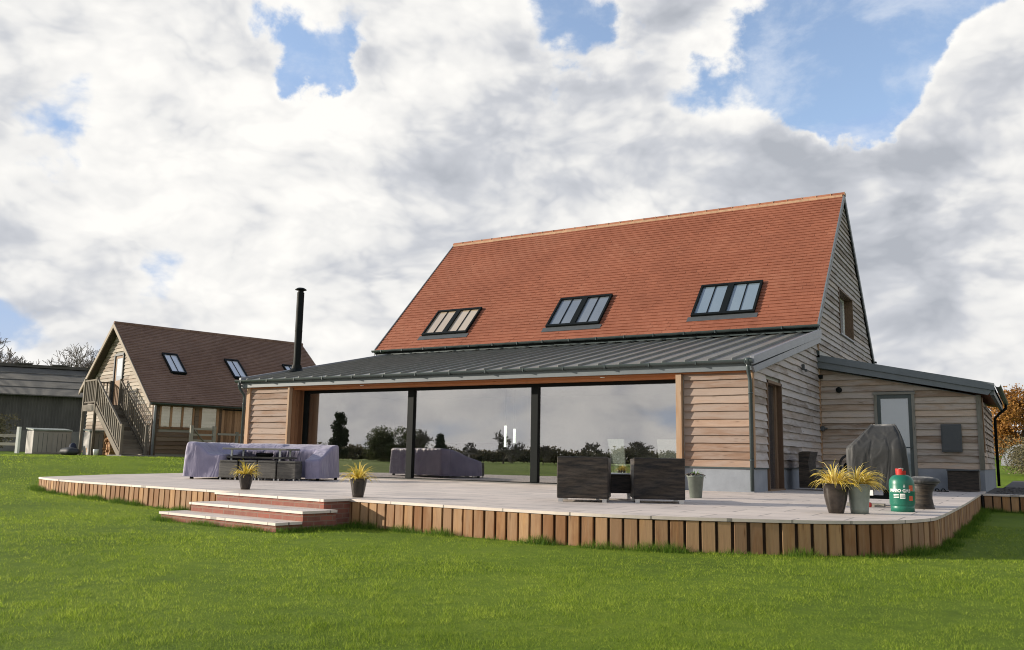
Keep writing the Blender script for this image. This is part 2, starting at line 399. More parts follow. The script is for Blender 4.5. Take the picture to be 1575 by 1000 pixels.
# steps
ed=Vector((cx:=math.cos(R(-8.5)),math.sin(R(-8.5)))); eo=Vector((ed.y,-ed.x))
def quad(p0,L,d): a=Vector(p0); return [tuple(a),tuple(a+ed*L),tuple(a+ed*L-eo*d),tuple(a-eo*d)]
steps=[((-5.78,-8.05),2.52,.55,0.004),((-5.68,-8.58),2.58,.55,-.12),((-5.86,-8.93),2.68,.42,-.245)]
for k,(p,L,d,z) in enumerate(steps):
    b=MB(); pp=quad(p,L,d); prism(b,pp,z-.032,z); tr=D(b,'step_tread',M['paving'])
    pin=quad(Vector(p)+ed*.02-eo*.025,L-.04,d-.03); b=MB(); prism(b,pin,-.6,z-.034); rs=D(b,'step_brickwork',M['brick'])

rw=empty('retaining_wall',(4,4.2,-.3),0,'low retaining wall of upright timber boards with pale coping at the right edge','retaining wall')
b=MB(); x=3.74
while x<14:
    b.box(x,x+.135+random.uniform(-.005,.005),4.165-(x-3.7)*.12,4.2-(x-3.7)*.12,-.62,-.04); x+=.165
o=b.build('wall_boards',M['deckboard'],rw,bevel=.004); o.location=(-4,-4.2,.3)
b=MB(); prism(b,[(3.72,4.14),(14,2.9),(14,3.2),(3.72,4.5)],-.036,0.001); o=b.build('coping',M['paving'],rw); o.location=(-4,-4.2,.3)
b=MB(); prism(b,[(3.72,4.22),(14,2.98),(14,4.5),(3.72,4.5)],-.6,-.038); o=b.build('backfill',M['soil'],rw); o.location=(-4,-4.2,.3)

# ------------------------------------------------------------------ cladding and tiles
def siding(mb,org,ax,nrm,s0,s1,z0,expo,topf,holes=(),step=.18,proud=.047,wav=.009,maxlen=(1.8,3.6)):
    """lapped waney boards on a vertical wall; topf(s) gives wall top; holes=(s0,s1,z0,z1)"""
    org=Vector(org);ax=Vector(ax);nrm=Vector(nrm); zmax=max(topf(s0+(s1-s0)*i/40) for i in range(41)); z=z0;row=0
    while z<zmax-.01:
        zt=z+expo
        ivs=[(s0,s1)]
        for h in holes:
            if h[2]<zt-.02 and h[3]>z+.02:
                nv=[]
                for a,c in ivs:
                    if h[1]<=a or h[0]>=c: nv.append((a,c))
                    else:
                        if h[0]>a: nv.append((a,h[0]))
                        if h[1]<c: nv.append((h[1],c))
                ivs=nv
        for a,c in ivs:
            s=a
            while s<c-1e-4:
                e=min(c,s+random.uniform(*maxlen))
                if c-e<.5: e=c
                rnd=random.random(); n=max(1,int((e-s)/step)); sd=random.random()*100
                dz=random.uniform(-.004,.004); pr=proud+random.uniform(-.003,.004)
                cols=[s+(e-s)*i/n for i in range(n+1)]; seg=[]
                for q in cols:
                    wv=wav*(noise.noise(Vector((q*1.6+sd,0,0)))*1.6+noise.noise(Vector((q*6+sd,5,0)))*.5)
                    t=topf(q); seg.append((q,z+wv+dz,min(zt+.02,t)))
                o=len(mb.v)
                for q,zb,ztp in seg:
                    zb=min(zb,ztp); base=org+ax*q
                    fr=max(0,(ztp-z)/(expo+.02)); prq=pr if ztp>z+.01 else .006
                    for off,zz in ((prq,zb),(prq*(1-fr)+.006,ztp),(0,zb+.001)):
                        p=base+nrm*off; mb.v.append((p.x,p.y,org.z+zz)); mb.r.append(rnd); mb.uv.append((q+rnd*31,zz-z+rnd*17+(off==0)*.03))
                for i in range(n):
                    if seg[i][2]<=z+.005 and seg[i+1][2]<=z+.005: continue
                    k=o+i*3; mb.f.append((k,k+3,k+4,k+1)); mb.f.append((k+2,k+5,k+3,k))
                mb.f.append((o,o+1,o+2)); k=o+n*3; mb.f.append((k,k+2,k+1))
                s=e+.002
        z=zt;row+=1
def tiles(mb,org,ax,up,length,slope,gauge,tw,holes=()):
    org=Vector(org);ax=Vector(ax).normalized();up=Vector(up).normalized();nrm=ax.cross(up).normalized()
    if nrm.z<0: nrm=-nrm
    rows=int(slope/gauge)
    for j in range(rows):
        t0=j*gauge; s=-(tw/2 if j%2 else 0)
        while s<length:
            a=max(0,s);c=min(length,s+tw-.0005); s+=tw
            if c-a<.02: continue
            mid=(a+c)/2
            if any(h[0]+.07<mid<h[1]-.07 and h[2]<t0+gauge/2<h[3] for h in holes): continue
            lift=.030+random.uniform(-.003,.003)+.006*noise.noise(Vector((mid*.6,t0*.6,1))); sk=random.uniform(-.002,.002); e0=t0+random.uniform(-.002,.001); t1=min(t0+gauge*1.15,slope)
            rnd=max(0,min(1,random.gauss(.5,.10)+.35*noise.noise(Vector((mid*.35,t0*.5,3)))))
            P=[org+ax*a+up*e0+nrm*(lift+sk),org+ax*c+up*e0+nrm*(lift-sk),org+ax*c+up*t1+nrm*.007,org+ax*a+up*t1+nrm*.007,
               org+ax*a+up*e0+nrm*(lift-.024),org+ax*c+up*e0+nrm*(lift-.024)]
            mb.add(P,[(0,1,2,3),(4,5,1,0)],rnd)

# ------------------------------------------------------------------ HOUSE
Dp,W,Lm=6.33,9.0,14.64; EZ,RZ=4.136,8.93; WL=-14.05
house=empty('barn_house',(-7,3,-.36),0,'large barn style house with red clay tile roof, oak boarding and long glazed lean-to','house')
HO=Vector((7,-3,.36))
def H(mb,name,m,parent=None,**k):
    p=parent or house; o=mb.build(name,m,p,**k)
    if p is house: o.location=HO
    return o
sl=(RZ-EZ)/(W/2+.15)
def gtop(y): return min(EZ+sl*(y-Dp+.15),EZ+sl*(Dp+W+.15-y))-.06
def ltop(y): return 2.56+.216*y
def gz(y): return gtop(y) if y>=Dp else ltop(y)
# masonry walls behind boarding
b=MB()
def wallbox(x0,x1,y0,y1,z0,z1): b.box(x0,x1,y0,y1,z0,z1,.5)
wallbox(-14.02,-13.9,0.02,6.33,-.4,2.55); wallbox(-13.9,-12.38,0.02,.2,-.4,2.5)
wallbox(-1.42,-.02,0.02,.2,-.4,2.5)
wallbox(-.2,-.02,.2,1.08,-.4,2.5); wallbox(-.2,-.02,2.2,6.4,-.4,2.5); wallbox(-.2,-.02,1.08,2.2,2.26,2.5)
wallbox(-12.38,-1.42,.12,.3,2.3,2.5)
# sloping tops of the lean-to end walls
for xa,xb in ((-14.02,-13.9),(-.2,-.02)):
    b.add([(xa,.02,2.5),(xb,.02,2.5),(xb,6.33,2.5),(xa,6.33,2.5),(xa,.02,ltop(0)),(xb,.02,ltop(0)),(xb,6.33,ltop(6.33)-.02),(xa,6.33,ltop(6.33)-.02)],
          [(0,1,5,4),(1,2,6,5),(2,3,7,6),(3,0,4,7),(4,5,6,7)],.5)
wallbox(-14.5,-.03,Dp+.02,Dp+.2,-.4,4.1)
H(b,'inner_wall',M['cream'])
# main gables
for xa in (-Lm+.1,-.18):
    b=MB()
    xb=xa+.15; xa-=(.3 if xa>-1 else 0); xb-=(.3 if xb>-1 else 0); ys=[Dp+.03,Dp+W/2,Dp+W-.03]; y0,y1,y2=ys
    P=[(y0,-.4),(y2,-.4),(y2,gtop(y2)-.05),(y1,gtop(y1)-.05),(y0,gtop(y0)-.05)]
    n=5; vs=[(xa,y,z) for y,z in P]+[(xb,y,z) for y,z in P]
    # window opening is left as a recess: the backing wall stops behind it
    b.add(vs,[(4,3,2,1,0),(5,6,7,8,9)]+[(i,(i+1)%n,n+(i+1)%n,n+i) for i in range(n)],.5)
    H(b,'gable_wall',M['plinth'])
b=MB(); b.box(-Lm+.1,-.03,Dp+W-.2,Dp+W,-.4,4.1,.5); H(b,'rear_wall',M['siding_side'])
# plinth
b=MB(); b.box(-14.0,-12.36,-.012,.04,-.4,.45,.5); H(b,'plinth',M['plinth'],bevel=.004); b=MB(); b.box(-1.42,.012,-.012,.04,-.4,.45,.5); b.box(-.04,.012,.04,1.0,-.4,.45,.5); b.box(-.04,.012,2.26,6.3,-.4,.45,.5)
H(b,'plinth',M['plinth'],bevel=.004)
b=MB(); b.box(-14.02,-12.36,-.035,.01,.445,.475,.5); H(b,'plinth_drip',M['gutter']); b=MB(); b.box(-1.42,.04,-.04,.01,.445,.475,.5); b.box(0,.04,.01,.99,.445,.475,.5); b.box(0,.04,2.27,6.3,.445,.475,.5)
H(b,'plinth_drip',M['gutter'])
# boarding
b=MB(); siding(b,(0,0.02,0),(1,0,0),(0,-1,0),-1.38,-.02,.47,.158,lambda s:2.34); H(b,'front_boarding',M['siding_front'])
b=MB(); siding(b,(0,0.02,0),(1,0,0),(0,-1,0),-13.86,-12.42,.47,.158,lambda s:2.34)
H(b,'front_boarding',M['siding_front'])
b=MB(); siding(b,(0,0,0),(0,1,0),(1,0,0),.03,Dp-.02,.47,.158,lambda s:ltop(s)-.25,holes=[(1.02,2.24,0,2.3)])
H(b,'side_boarding',M['siding_side'])
gy0,gy1,gz0,gz1=9.55,11.7,4.38,5.68
b=MB(); siding(b,(0,0,0),(0,1,0),(1,0,0),Dp,Dp+W-.05,2.9,.158,gtop,holes=[(gy0-.04,gy1+.04,gz0-.04,gz1+.04)],step=.3)
H(b,'gable_boarding',M['siding_side'])
b=MB(); siding(b,(-Lm+.1,0,0),(0,1,0),(-1,0,0),Dp,Dp+W-.05,.3,.158,gtop,step=.5)
H(b,'west_boarding',M['siding_side'])
# corner posts and trims
for bb in ((-.045,.045,-.06,.02,.475,2.36),(.0,.045,.021,.06,.475,2.36),(-13.99,-13.86,-.065,.02,.475,2.4),(-1.52,-1.40,-.11,.5,-.0,2.32),(-12.42,-12.355,-.08,.04,.0,2.34),(0.0,.06,Dp-.06,Dp+.0,.47,3.7)):
    b=MB(); b.box(*bb); H(b,'corner_post',M['post'],bevel=.004)
b=MB(); b.box(-12.38,-12.34,.04,.56,.0,2.32)
for i in range(4): b.box(-12.345,-12.325,.05+i*.12,.16+i*.12,.0,2.3)
H(b,'reveal_boarding',M['reveal'])
b=MB()
b.box(-13.86,-.05,-.06,.06,2.33,2.44,.3); b.box(-12.36,-1.5,.06,.62,2.28,2.33,.6)
H(b,'cedar_lintel',M['cedar'])
for x in (-9.9,-3.2): b=MB(); b.lathe([(.001,0),(.05,0),(.05,.01),(.001,.012)],(x,-.02,2.318),16); H(b,'soffit_light',M['white'])
# big glazing
gy=.5
b=MB(); b.box(-12.34,-1.5,gy-.05,gy+.06,2.2,2.3,.5); b.box(-12.34,-1.5,gy-.05,gy+.06,0.001,.035,.5); b.box(-12.34,-12.2,gy-.05,gy+.06,.035,2.2,.5); b.box(-1.6,-1.5,gy-.05,gy+.06,.035,2.2,.5)
gf=H(b,'glazing_frame',M['black'],bevel=.003)
for xm in (-8.68,-5.12):
    b=MB(); b.box(xm-.09,xm+.09,gy-.07,gy+.07,.035,2.2,.5); H(b,'mullion',M['black'],gf,bevel=.003)
for xa,xb in ((-12.2,-8.77),(-8.59,-5.21),(-5.03,-1.6)):
    b=MB(); b.box(xa,xb,gy-.006,gy+.006,.035,2.2,.5); H(b,'glass_pane',M['glass'],gf)
# lean-to roof of standing seam metal
b=MB(); ry0,ry1=-.2,Dp-.02
def lz(y): return 2.60+.216*y
x0,x1=WL-.12,.06
b.add([(x0,ry0,lz(ry0)),(x1,ry0,lz(ry0)),(x1,ry1,lz(ry1)),(x0,ry1,lz(ry1)),(x0,ry0,lz(ry0)-.05),(x1,ry0,lz(ry0)-.05),(x1,ry1,lz(ry1)-.05),(x0,ry1,lz(ry1)-.05)],
 [(0,1,2,3),(7,6,5,4),(4,5,1,0),(5,6,2,1),(6,7,3,2),(7,4,0,3)],.5)
x=x0+.25
while x<x1-.1:
    b.add([(x-.008,ry0+.03,lz(ry0)),(x+.008,ry0+.03,lz(ry0)),(x+.008,ry1,lz(ry1)),(x-.008,ry1,lz(ry1)),(x-.008,ry0+.05,lz(ry0)+.055),(x+.008,ry0+.05,lz(ry0)+.055),(x+.008,ry1,lz(ry1)+.055),(x-.008,ry1,lz(ry1)+.055)],
     [(4,5,6,7),(0,1,5,4),(1,2,6,5),(3,0,4,7)],random.random()); x+=.485
H(b,'metal_roof',M['metal'])
for s,xx in ((1,0.05),(-1,WL-.05)):
    b=MB()
    for (off0,off1,pr) in ((.075,-.13,.075),(-.13,-.28,.05)):
        xa,xb=(xx,xx+pr) if s>0 else (xx-pr,xx)
        ya,yb=-.2,Dp+.02
        P=[(ya,lz(ya)+off0),(yb,lz(yb)+off0),(yb,lz(yb)+off1),(max(ya,-.05 if off1<-.2 else ya),lz(0)+off1)]
        if off1<-.2: P[3]=(-.06,lz(0)+off1); P[0]=(-.2,lz(ya)+off0)
        n=4; b.add([(xa,y,z) for y,z in P]+[(xb,y,z) for y,z in P],[(3,2,1,0),(4,5,6,7)]+[(i,(i+1)%4,4+(i+1)%4,4+i) for i in range(4)],.5)
    H(b,'verge_board',M['verge'],bevel=.003)
b=MB(); b.box(WL-.1,.05,-.14,-.1,2.36,2.56,.5); H(b,'fascia',M['fascia'])
def gutter(mb,x0,x1,y,z,r=.065,axis='x',s=-1):
    n=10; prof=[(r*math.cos(math.pi+math.pi*i/n),r*math.sin(math.pi+math.pi*i/n)) for i in range(n+1)]
    prof2=[(p*.88,q*.88) for p,q in prof][::-1]; P=prof+prof2; m=len(P); o=len(mb.v)
    for xx in (x0,x1):
        for p,q in P:
            mb.v.append((xx,y+p,z+q) if axis=='x' else (y+p,xx,z+q)); mb.r.append(.5); mb.uv.append((0,0))
    for i in range(m): j=(i+1)%m; mb.f.append((o+i,o+j,o+m+j,o+m+i))
    mb.f.append(tuple(o+i for i in range(m))); mb.f.append(tuple(o+m+i for i in range(m))[::-1])
b=MB(); gutter(b,WL-.22,.1,-.215,2.56)
x=WL
while x<0.1: b.box(x,x+.022,-.284,-.14,2.49,2.568,.5); x+=1.0
H(b,'front_gutter',M['gutter'])
def downpipe(pts,r=.035,**k):
    b=MB(); b.tube(pts,r,12,rnd=.5)
    for z in k.get('cl',()): b.lathe([(r*1.25,0),(r*1.25,.03)],(pts[-1][0],pts[-1][1],z),12)
    return b
b=downpipe([(.0,-.22,2.52),(.0,-.22,2.42),(.0,-.2,2.34),(.0,-.12,2.22),(.0,-.09,2.12),(.0,-.09,.02)],.038,cl=(1.9,.6))
b.lathe([(.05,0),(.07,.09),(.07,.13)],(.0,-.22,2.46),12); H(b,'downpipe',M['gutter'],smooth=True)
b=downpipe([(-14.14,-.22,2.52),(-14.14,-.22,2.42),(-14.13,-.18,2.32),(-14.10,-.06,2.18),(-14.10,-.04,2.08),(-14.10,-.04,.02)],.038,cl=(1.9,.6)); H(b,'downpipe',M['gutter'],smooth=True)
# main tiled roof
U=Vector((0,W/2+.15,RZ-EZ)); SL=U.length; U.normalize()
def skyhole(x0,x1,y0,y1): return (x0+Lm,x1+Lm,(y0-Dp+.15)/U.y,(y1-Dp+.15)/U.y)
SK=[(-13.0,-11.18,6.62,7.58,'pane_cream'),(-8.2,-6.37,6.62,7.66,'pane_grey'),(-3.5,-1.68,6.65,7.69,'pane_blue')]
b=MB(); tiles(b,(-Lm-.03,Dp-.15,EZ),(1,0,0),U,Lm+.135,SL-.02,.15,.18,[skyhole(a,c,d+.02,e-.02) for a,c,d,e,_ in SK])
H(b,'tiled_roof',M['tile_red'])
b=MB()
for s in (1,-1):
    ye=Dp-.14 if s>0 else Dp+W+.14
    b.add([(-Lm,ye,EZ-.02),(.085,ye,EZ-.02),(.085,Dp+W/2,RZ-.03),(-Lm,Dp+W/2,RZ-.03),(-Lm,ye,EZ-.12),(.065,ye,EZ-.12),(.065,Dp+W/2,RZ-.13),(-Lm,Dp+W/2,RZ-.13)],
     [(0,1,2,3),(7,6,5,4),(4,5,1,0),(5,6,2,1),(7,4,0,3)],.5)
b2=MB(); tiles(b2,(-Lm-.03,Dp+W+.15,EZ-.03),(1,0,0),(0,-U.y,U.z),Lm+.07,SL-.02,.24,.5)
H(b,'roof_deck',M['black']); H(b2,'rear_tiles',M['tile_red'])
b=MB(); bm_=MB(); x=-Lm-.05
while x<.08:
    e=min(x+.45,.11); n=8; r=.105; o=len(b.v); rnd=random.random()
    for xx in (x,e-.012):
        for i in range(n+1):
            t=math.pi*i/n; b.v.append((xx,Dp+W/2+r*math.cos(t)*1.15,RZ-.04+r*math.sin(t))); b.r.append(rnd); b.uv.append((0,0))
    for i in range(n): b.f.append((o+i,o+n+1+i,o+n+2+i,o+i+1))
    b.f.append(tuple(o+i for i in range(n+1))); b.f.append(tuple(o+n+1+i for i in range(n+1))[::-1])
    bm_.box(e-.014,e+.004,Dp+W/2-.122,Dp+W/2+.122,RZ-.05,RZ+.045,.5); x+=.45
bm_.box(-Lm-.03,.05,Dp+W/2-.13,Dp+W/2+.13,RZ-.12,RZ-.035,.5)
rt=H(b,'ridge_tiles',M['ridge']); H(bm_,'ridge_mortar',M['mortar'],rt)
# verges of main roof
for xx in (.066,-Lm-.06):
    b=MB()
    for s in (1,-1):
        ye=Dp-.17 if s>0 else Dp+W+.17; P=[(ye,EZ+.05),(Dp+W/2,RZ+.05),(Dp+W/2,RZ-.17),(ye,EZ-.17)]
        if s<0: P=P[::-1]
        b.add([(xx,y,z) for y,z in P]+[(xx+.035,y,z) for y,z in P],[(3,2,1,0),(4,5,6,7)]+[(i,(i+1)%4,4+(i+1)%4,4+i) for i in range(4)],.5)
    H(b,'gable_verge',M['fascia'])
b=MB(); b.box(-Lm,.03,Dp-.13,Dp-.08,EZ-.16,EZ-.04,.5); gutter(b,-Lm-.1,.12,Dp-.21,EZ-.0,.07); 
b3=MB(); gutter(b3,-Lm-.1,.16,Dp+W+.21,EZ-.0,.07); H(b3,'rear_gutter',M['gutter'])
x=-Lm+.3
while x<0: b.box(x,x+.03,Dp-.29,Dp-.13,EZ-.075,EZ+.01,.5); x+=.9
H(b,'eaves_gutter',M['gutter'])
# wall band between lean-to roof and eaves
b=MB(); b.box(-Lm+.1,-.02,Dp-.03,Dp+.01,3.6,4.05,.5); H(b,'flashing_band',M['black'])
# skylights
NR=Vector((0,-U.z,U.y))
def rp(x,y,off): t=(y-(Dp-.15))/U.y; p=Vector((x,Dp-.15,EZ))+U*t+NR*off; return p
for (a,c,d,e,pm) in SK:
    b=MB(); mid=(a+c)/2
    def rbar(xa,xb,ya,yb,h0,h1):
        P=[rp(xa,ya,h0),rp(xb,ya,h0),rp(xb,yb,h0),rp(xa,yb,h0),rp(xa,ya,h1),rp(xb,ya,h1),rp(xb,yb,h1),rp(xa,yb,h1)]
        b.add(P,[(0,1,5,4),(1,2,6,5),(2,3,7,6),(3,0,4,7),(4,5,6,7),(3,2,1,0)],.5)
    f=.065; fy=.06
    rbar(a,c,d,d+fy,-.02,.10); rbar(a,c,e-fy,e,-.02,.10); rbar(a,a+f,d+fy,e-fy,-.02,.10); rbar(c-f,c,d+fy,e-fy,-.02,.10); rbar(mid-.09,mid+.09,d+fy,e-fy,-.02,.10)
    fr=H(b,'skylight_frame',M['black'],bevel=.004)
    b=MB(); rbar(a-.09,c+.09,d-.14,d,.012,.034); H(b,'lead_apron',M['darkgrey'],fr)
    for xa,xb in ((a+f,mid-.09),(mid+.09,c-f)):
        b=MB(); rbar(xa,xb,d+fy,e-fy,.0,.05); H(b,'pane',M[pm],fr)
        b=MB(); m2=(xa+xb)/2; rbar(m2-.012,m2+.012,d+fy,e-fy,.05,.072); H(b,'glazing_bar',M['black'],fr)
# gable window
b=MB(); t=.05
b.box(-.3,.055,gy0-.04,gy0,gz0-.04,gz1+.04); b.box(-.3,.055,gy1,gy1+.04,gz0-.04,gz1+.04); b.box(-.3,.055,gy0,gy1,gz1,gz1+.04)
w=H(b,'gable_window_lining',M['door_brown'])
b=MB(); b.box(-.3,.075,gy0-.03,gy1+.03,gz0-.045,gz0,.5); H(b,'sill',M['verge'],w)
b=MB(); b.box(-.26,-.2,gy0,gy0+.06,gz0,gz1,.5); b.box(-.26,-.2,gy1-.06,gy1,gz0,gz1,.5); b.box(-.26,-.2,gy0+.06,gy1-.06,gz1-.06,gz1,.5); b.box(-.26,-.2,gy0+.06,gy1-.06,gz0,gz0+.06,.5); H(b,'window_frame',M['white'],w)
b=MB(); b.box(-.24,-.22,gy0+.06,gy1-.06,gz0+.06,gz1-.06,.5); H(b,'pane',M['pane_barn'],w)
# flue
b=MB(); bx,by,bz=-13.91,1.71,lz(1.71); b.lathe([(.28,-.02),(.24,.02),(.16,.09),(.135,.2)],(bx,by,bz),20)
b.lathe([(.108,.0),(.108,2.38),(.085,2.38),(.085,2.46)],(bx,by,bz),20); b.lathe([(.112,1.2),(.112,1.24)],(bx,by,bz),20)
fl=H(b,'flue_pipe',M['black'])
b=MB(); b.lathe([(.17,2.46),(.17,2.475),(.1,2.52),(.0,2.535)],(bx,by,bz),20); H(b,'cowl',M['black'],fl)
# east door of lean-to
b=MB(); b.box(-.12,.05,1.02,1.08,.0,2.26); b.box(-.12,.05,2.18,2.24,.0,2.26); b.box(-.12,.05,1.02,2.24,2.22,2.28)
dr=H(b,'side_door_frame',M['door_brown'])
b=MB(); b.box(-.13,-.09,1.08,2.18,.02,2.22,.5); H(b,'door_leaf',M['pane_dark'],dr)
b=MB(); b.box(-.09,-.05,1.08,1.2,.02,2.22); b.box(-.09,-.05,2.05,2.18,.02,2.22); b.box(-.12,.07,1.0,2.26,-.0,.03); H(b,'door_stile',M['door_brown'],dr)
b=MB(); b.box(.04,.10,4.28,4.38,2.78,2.92); b.box(.1,.16,4.30,4.36,2.74,2.80); H(b,'sensor_light',M['darkgrey'],bevel=.01)

# annex ------------------------------------------------------------
def atop(x): return 3.02-.2135*x
AX=3.68; AY1=13.2
b=MB(); 
P=[(0.02,-.4),(AX-.03,-.4),(AX-.03,atop(AX)),(0.02,atop(0))]
b.add([(x,Dp+.04,z) for x,z in P]+[(x,AY1,z) for x,z in P],[(0,1,2,3),(7,6,5,4)]+[(i,(i+1)%4,4+(i+1)%4,4+i)[::-1] for i in range(4)],.5)
H(b,'annex_wall',M['plinth'])
b=MB(); siding(b,(0,Dp+.04,0),(1,0,0),(0,-1,0),.06,AX-.09,.5,.157,lambda s:atop(s)-.02,holes=[(1.33,2.26,0,2.34)])
siding(b,(AX-.03,0,0),(0,1,0),(1,0,0),Dp+.1,AY1,.5,.157,lambda s:2.2,holes=[(8.5,8.9,.9,2.2)],step=.4)
H(b,'annex_boarding',M['siding_annex'])
b=MB(); b.box(0.06,1.33,Dp-.0,Dp+.05,-.1,.5,.5); b.box(2.26,AX-.02,Dp-.0,Dp+.05,-.1,.5,.5); b.box(AX-.05,AX,Dp+.05,AY1,-.1,.5,.5); H(b,'annex_plinth',M['plinth'])
b=MB(); b.box(AX-.09,AX+.02,Dp-.035,Dp+.09,.5,2.25); H(b,'annex_corner_post',M['greywood'])
b=MB(); b.box(AX+.005,AX+.04,Dp+.12,Dp+.5,.9,2.2); H(b,'annex_side_frame',M['orangewood'])
# annex roof and verge
b=MB()
def az_(x): return 3.33-.2135*x
P=[(0.0,az_(0)),(3.98,az_(3.98)),(3.98,az_(3.98)-.12),(0.0,az_(0)-.12)]
def slab(P,y0,y1,r=.5): b.add([(x,y0,z) for x,z in P]+[(x,y1,z) for x,z in P],[(3,2,1,0),(4,5,6,7)]+[(i,(i+1)%4,4+(i+1)%4,4+i) for i in range(4)],r)
slab(P,Dp-.12,AY1+.2); H(b,'annex_roof',M['metal'])
b=MB(); P=[(0.0,az_(0)+.03),(4.0,az_(4)+.03),(4.0,az_(4)-.14),(0.0,az_(0)-.14)]; slab(P,Dp-.20,Dp-.125)
P=[(0.0,az_(0)-.14),(3.95,az_(3.95)-.14),(3.86,az_(3.86)-.27),(0.0,az_(0)-.31)]; slab(P,Dp-.165,Dp-.1); H(b,'annex_verge',M['fascia'],bevel=.003)
b=MB(); P=[(0.0,az_(0)-.13),(3.86,az_(3.86)-.13),(3.86,az_(3.86)-.17),(0.0,az_(0)-.17)]; slab(P,Dp-.1,AY1); H(b,'annex_soffit',M['cedar'])
b=MB(); gutter(b,Dp-.2,AY1+.2,4.07,2.47,.065,'y'); H(b,'annex_gutter',M['gutter'])
b=MB(); b.box(3.9,3.98,Dp-.1,AY1,2.24,2.46,.5); H(b,'annex_side_fascia',M['fascia'])
b=downpipe([(4.07,AY1-.3,2.42),(4.07,AY1-.3,2.3),(3.9,AY1-.3,2.15),(3.76,AY1-.3,2.0),(3.76,AY1-.3,-.0)],.04); H(b,'annex_downpipe',M['black'],smooth=True)
# flat dark flashing where annex meets gable
b=MB(); b.box(.02,.10,Dp-.2,Dp+3.2,3.28,3.45,.5); H(b,'roof_flashing',M['gutter'])
# annex door
b=MB(); y=Dp
b.box(1.33,1.40,y-.03,y+.06,.0,2.34); b.box(2.19,2.26,y-.03,y+.06,.0,2.34); b.box(1.31,2.28,y-.04,y+.06,2.3,2.36)
ad=H(b,'annex_door_frame',M['greywood'])
b=MB(); b.box(1.40,1.48,y+.0,y+.05,.02,2.3,.5); b.box(2.11,2.19,y+.0,y+.05,.02,2.3,.5); b.box(1.48,2.11,y+.0,y+.05,2.2,2.3,.5); b.box(1.48,2.11,y+.0,y+.05,.02,.2,.5); b.tube([(2.13,y-.05,1.0),(2.0,y-.05,1.0)],.012,8); b.box(2.12,2.15,y-.06,y,.98,1.02,.5)
H(b,'door_leaf',M['gutter'],ad)
b=MB(); b.box(1.48,2.11,y+.02,y+.032,.2,2.2,.5); H(b,'pane',M['pane_blue'],ad)
b=MB(); b.lathe([(.06,0),(.075,.0),(.075,.03),(.02,.05)],(0,0,0),18); 
v=[(p[0]+.51,Dp-.01-p[2],p[1]+2.44) for p in b.v]; b.v=v; H(b,'vent_cap',M['black'])
b=MB(); b.box(2.81,3.25,Dp-.075,Dp-.0,.9,1.56,.5); mbx=H(b,'meter_box',M['darkgrey'],bevel=.01)
b=MB(); b.box(2.84,3.22,Dp-.083,Dp-.076,.93,1.53,.5); b.box(3.17,3.19,Dp-.09,Dp-.083,1.2,1.26,.5); H(b,'box_door',M['darkgrey'],mbx,bevel=.004)
b=MB(); b.box(.05,.13,Dp-.12,Dp-.02,1.4,1.52,.5); b.box(.06,.2,Dp-.06,Dp-.02,1.44,1.48,.5); H(b,'outside_socket',M['darkgrey'],bevel=.01)
b=MB(); b.box(.03,.13,Dp-.1,Dp-.02,2.74,2.84,.5); H(b,'corner_light',M['black'],bevel=.01)

# ---- room behind the glazing
b=MB(); b.box(-13.9,-.2,.0,6.33,.004,.014,.5); H(b,'room_floor',M['floor'])
b=MB(); b.box(-13.9,-.2,.3,6.33,2.44,2.46,.5); H(b,'room_ceiling',M['cream'])
isl=MB(); isl.box(-9.5,-6.6,3.4,4.4,.014,.92,.5); isl.box(-9.55,-6.55,3.35,4.45,.92,.96,.5)
tag(isl.build('kitchen_island',M['darkgrey'],bevel=.01),'dark kitchen island seen dimly through the middle glass pane','kitchen island')
# dining chairs indoors
def dining_chair(x,y,rz,label):
    t=empty('dining_chair',(x,y,.014),rz,label,'chair','white dining chairs behind the glass')
    b=MB(); b.box(-.22,.22,-.22,.22,.42,.47,.5); b.build('seat',M['white'],t,bevel=.015)
    b=MB(); P=[(-.21,.20,.47),(.21,.20,.47),(.24,.30,1.02),(-.24,.30,1.02),(-.21,.235,.47),(.21,.235,.47),(.24,.33,1.02),(-.24,.33,1.02)]
    b.add(P,[(0,1,2,3),(7,6,5,4),(4,5,1,0),(5,6,2,1),(6,7,3,2),(7,4,0,3)],.5); b.build('backrest',M['white'],t,bevel=.012)
    for sx in (-1,1):
        for sy in (-1,1):
            b=MB(); b.tube([(sx*.19,sy*.19,.42),(sx*.21,sy*.21,0)],.013,8); b.build('leg',M['chrome'],t,smooth=True)
    return t
dining_chair(-3.3,1.4,R(165),'white dining chair behind the glass, left of the two')
dining_chair(-2.2,1.4,R(190),'white dining chair behind the glass beside the oak post')
t=empty('dining_table',(-3.0,2.4,.014),0,'glass topped dining table standing inside behind the white chairs','table')
b=MB(); b.box(-1.1,1.1,-.5,.5,.70,.72,.5); b.build('tabletop',M['glass_small'],t)
for sx in (-1,1):
    b=MB(); b.box(sx*.8-.04,sx*.8+.04,-.35,.35,0,.70,.5); b.build('leg',M['chrome'],t)
for x,z0,z1,lab in ((-6.835,.84,1.38,'taller glowing tube lamp hanging behind the middle pane'),(-6.567,.94,1.30,'shorter glowing tube lamp hanging behind the middle pane')):
    t=empty('pendant_lamp',(x,2.0,2.44),0,lab,'lamp','tube lamps hanging behind the glass')
    b=MB(); b.tube([(0,0,z0-2.44),(0,0,z1-2.44)],.03,10); b.build('tube',M['lamp'],t,smooth=True)
    b=MB(); b.tube([(0,0,z1-2.44),(0,0,0)],.004,6); b.build('cable',M['black'],t)
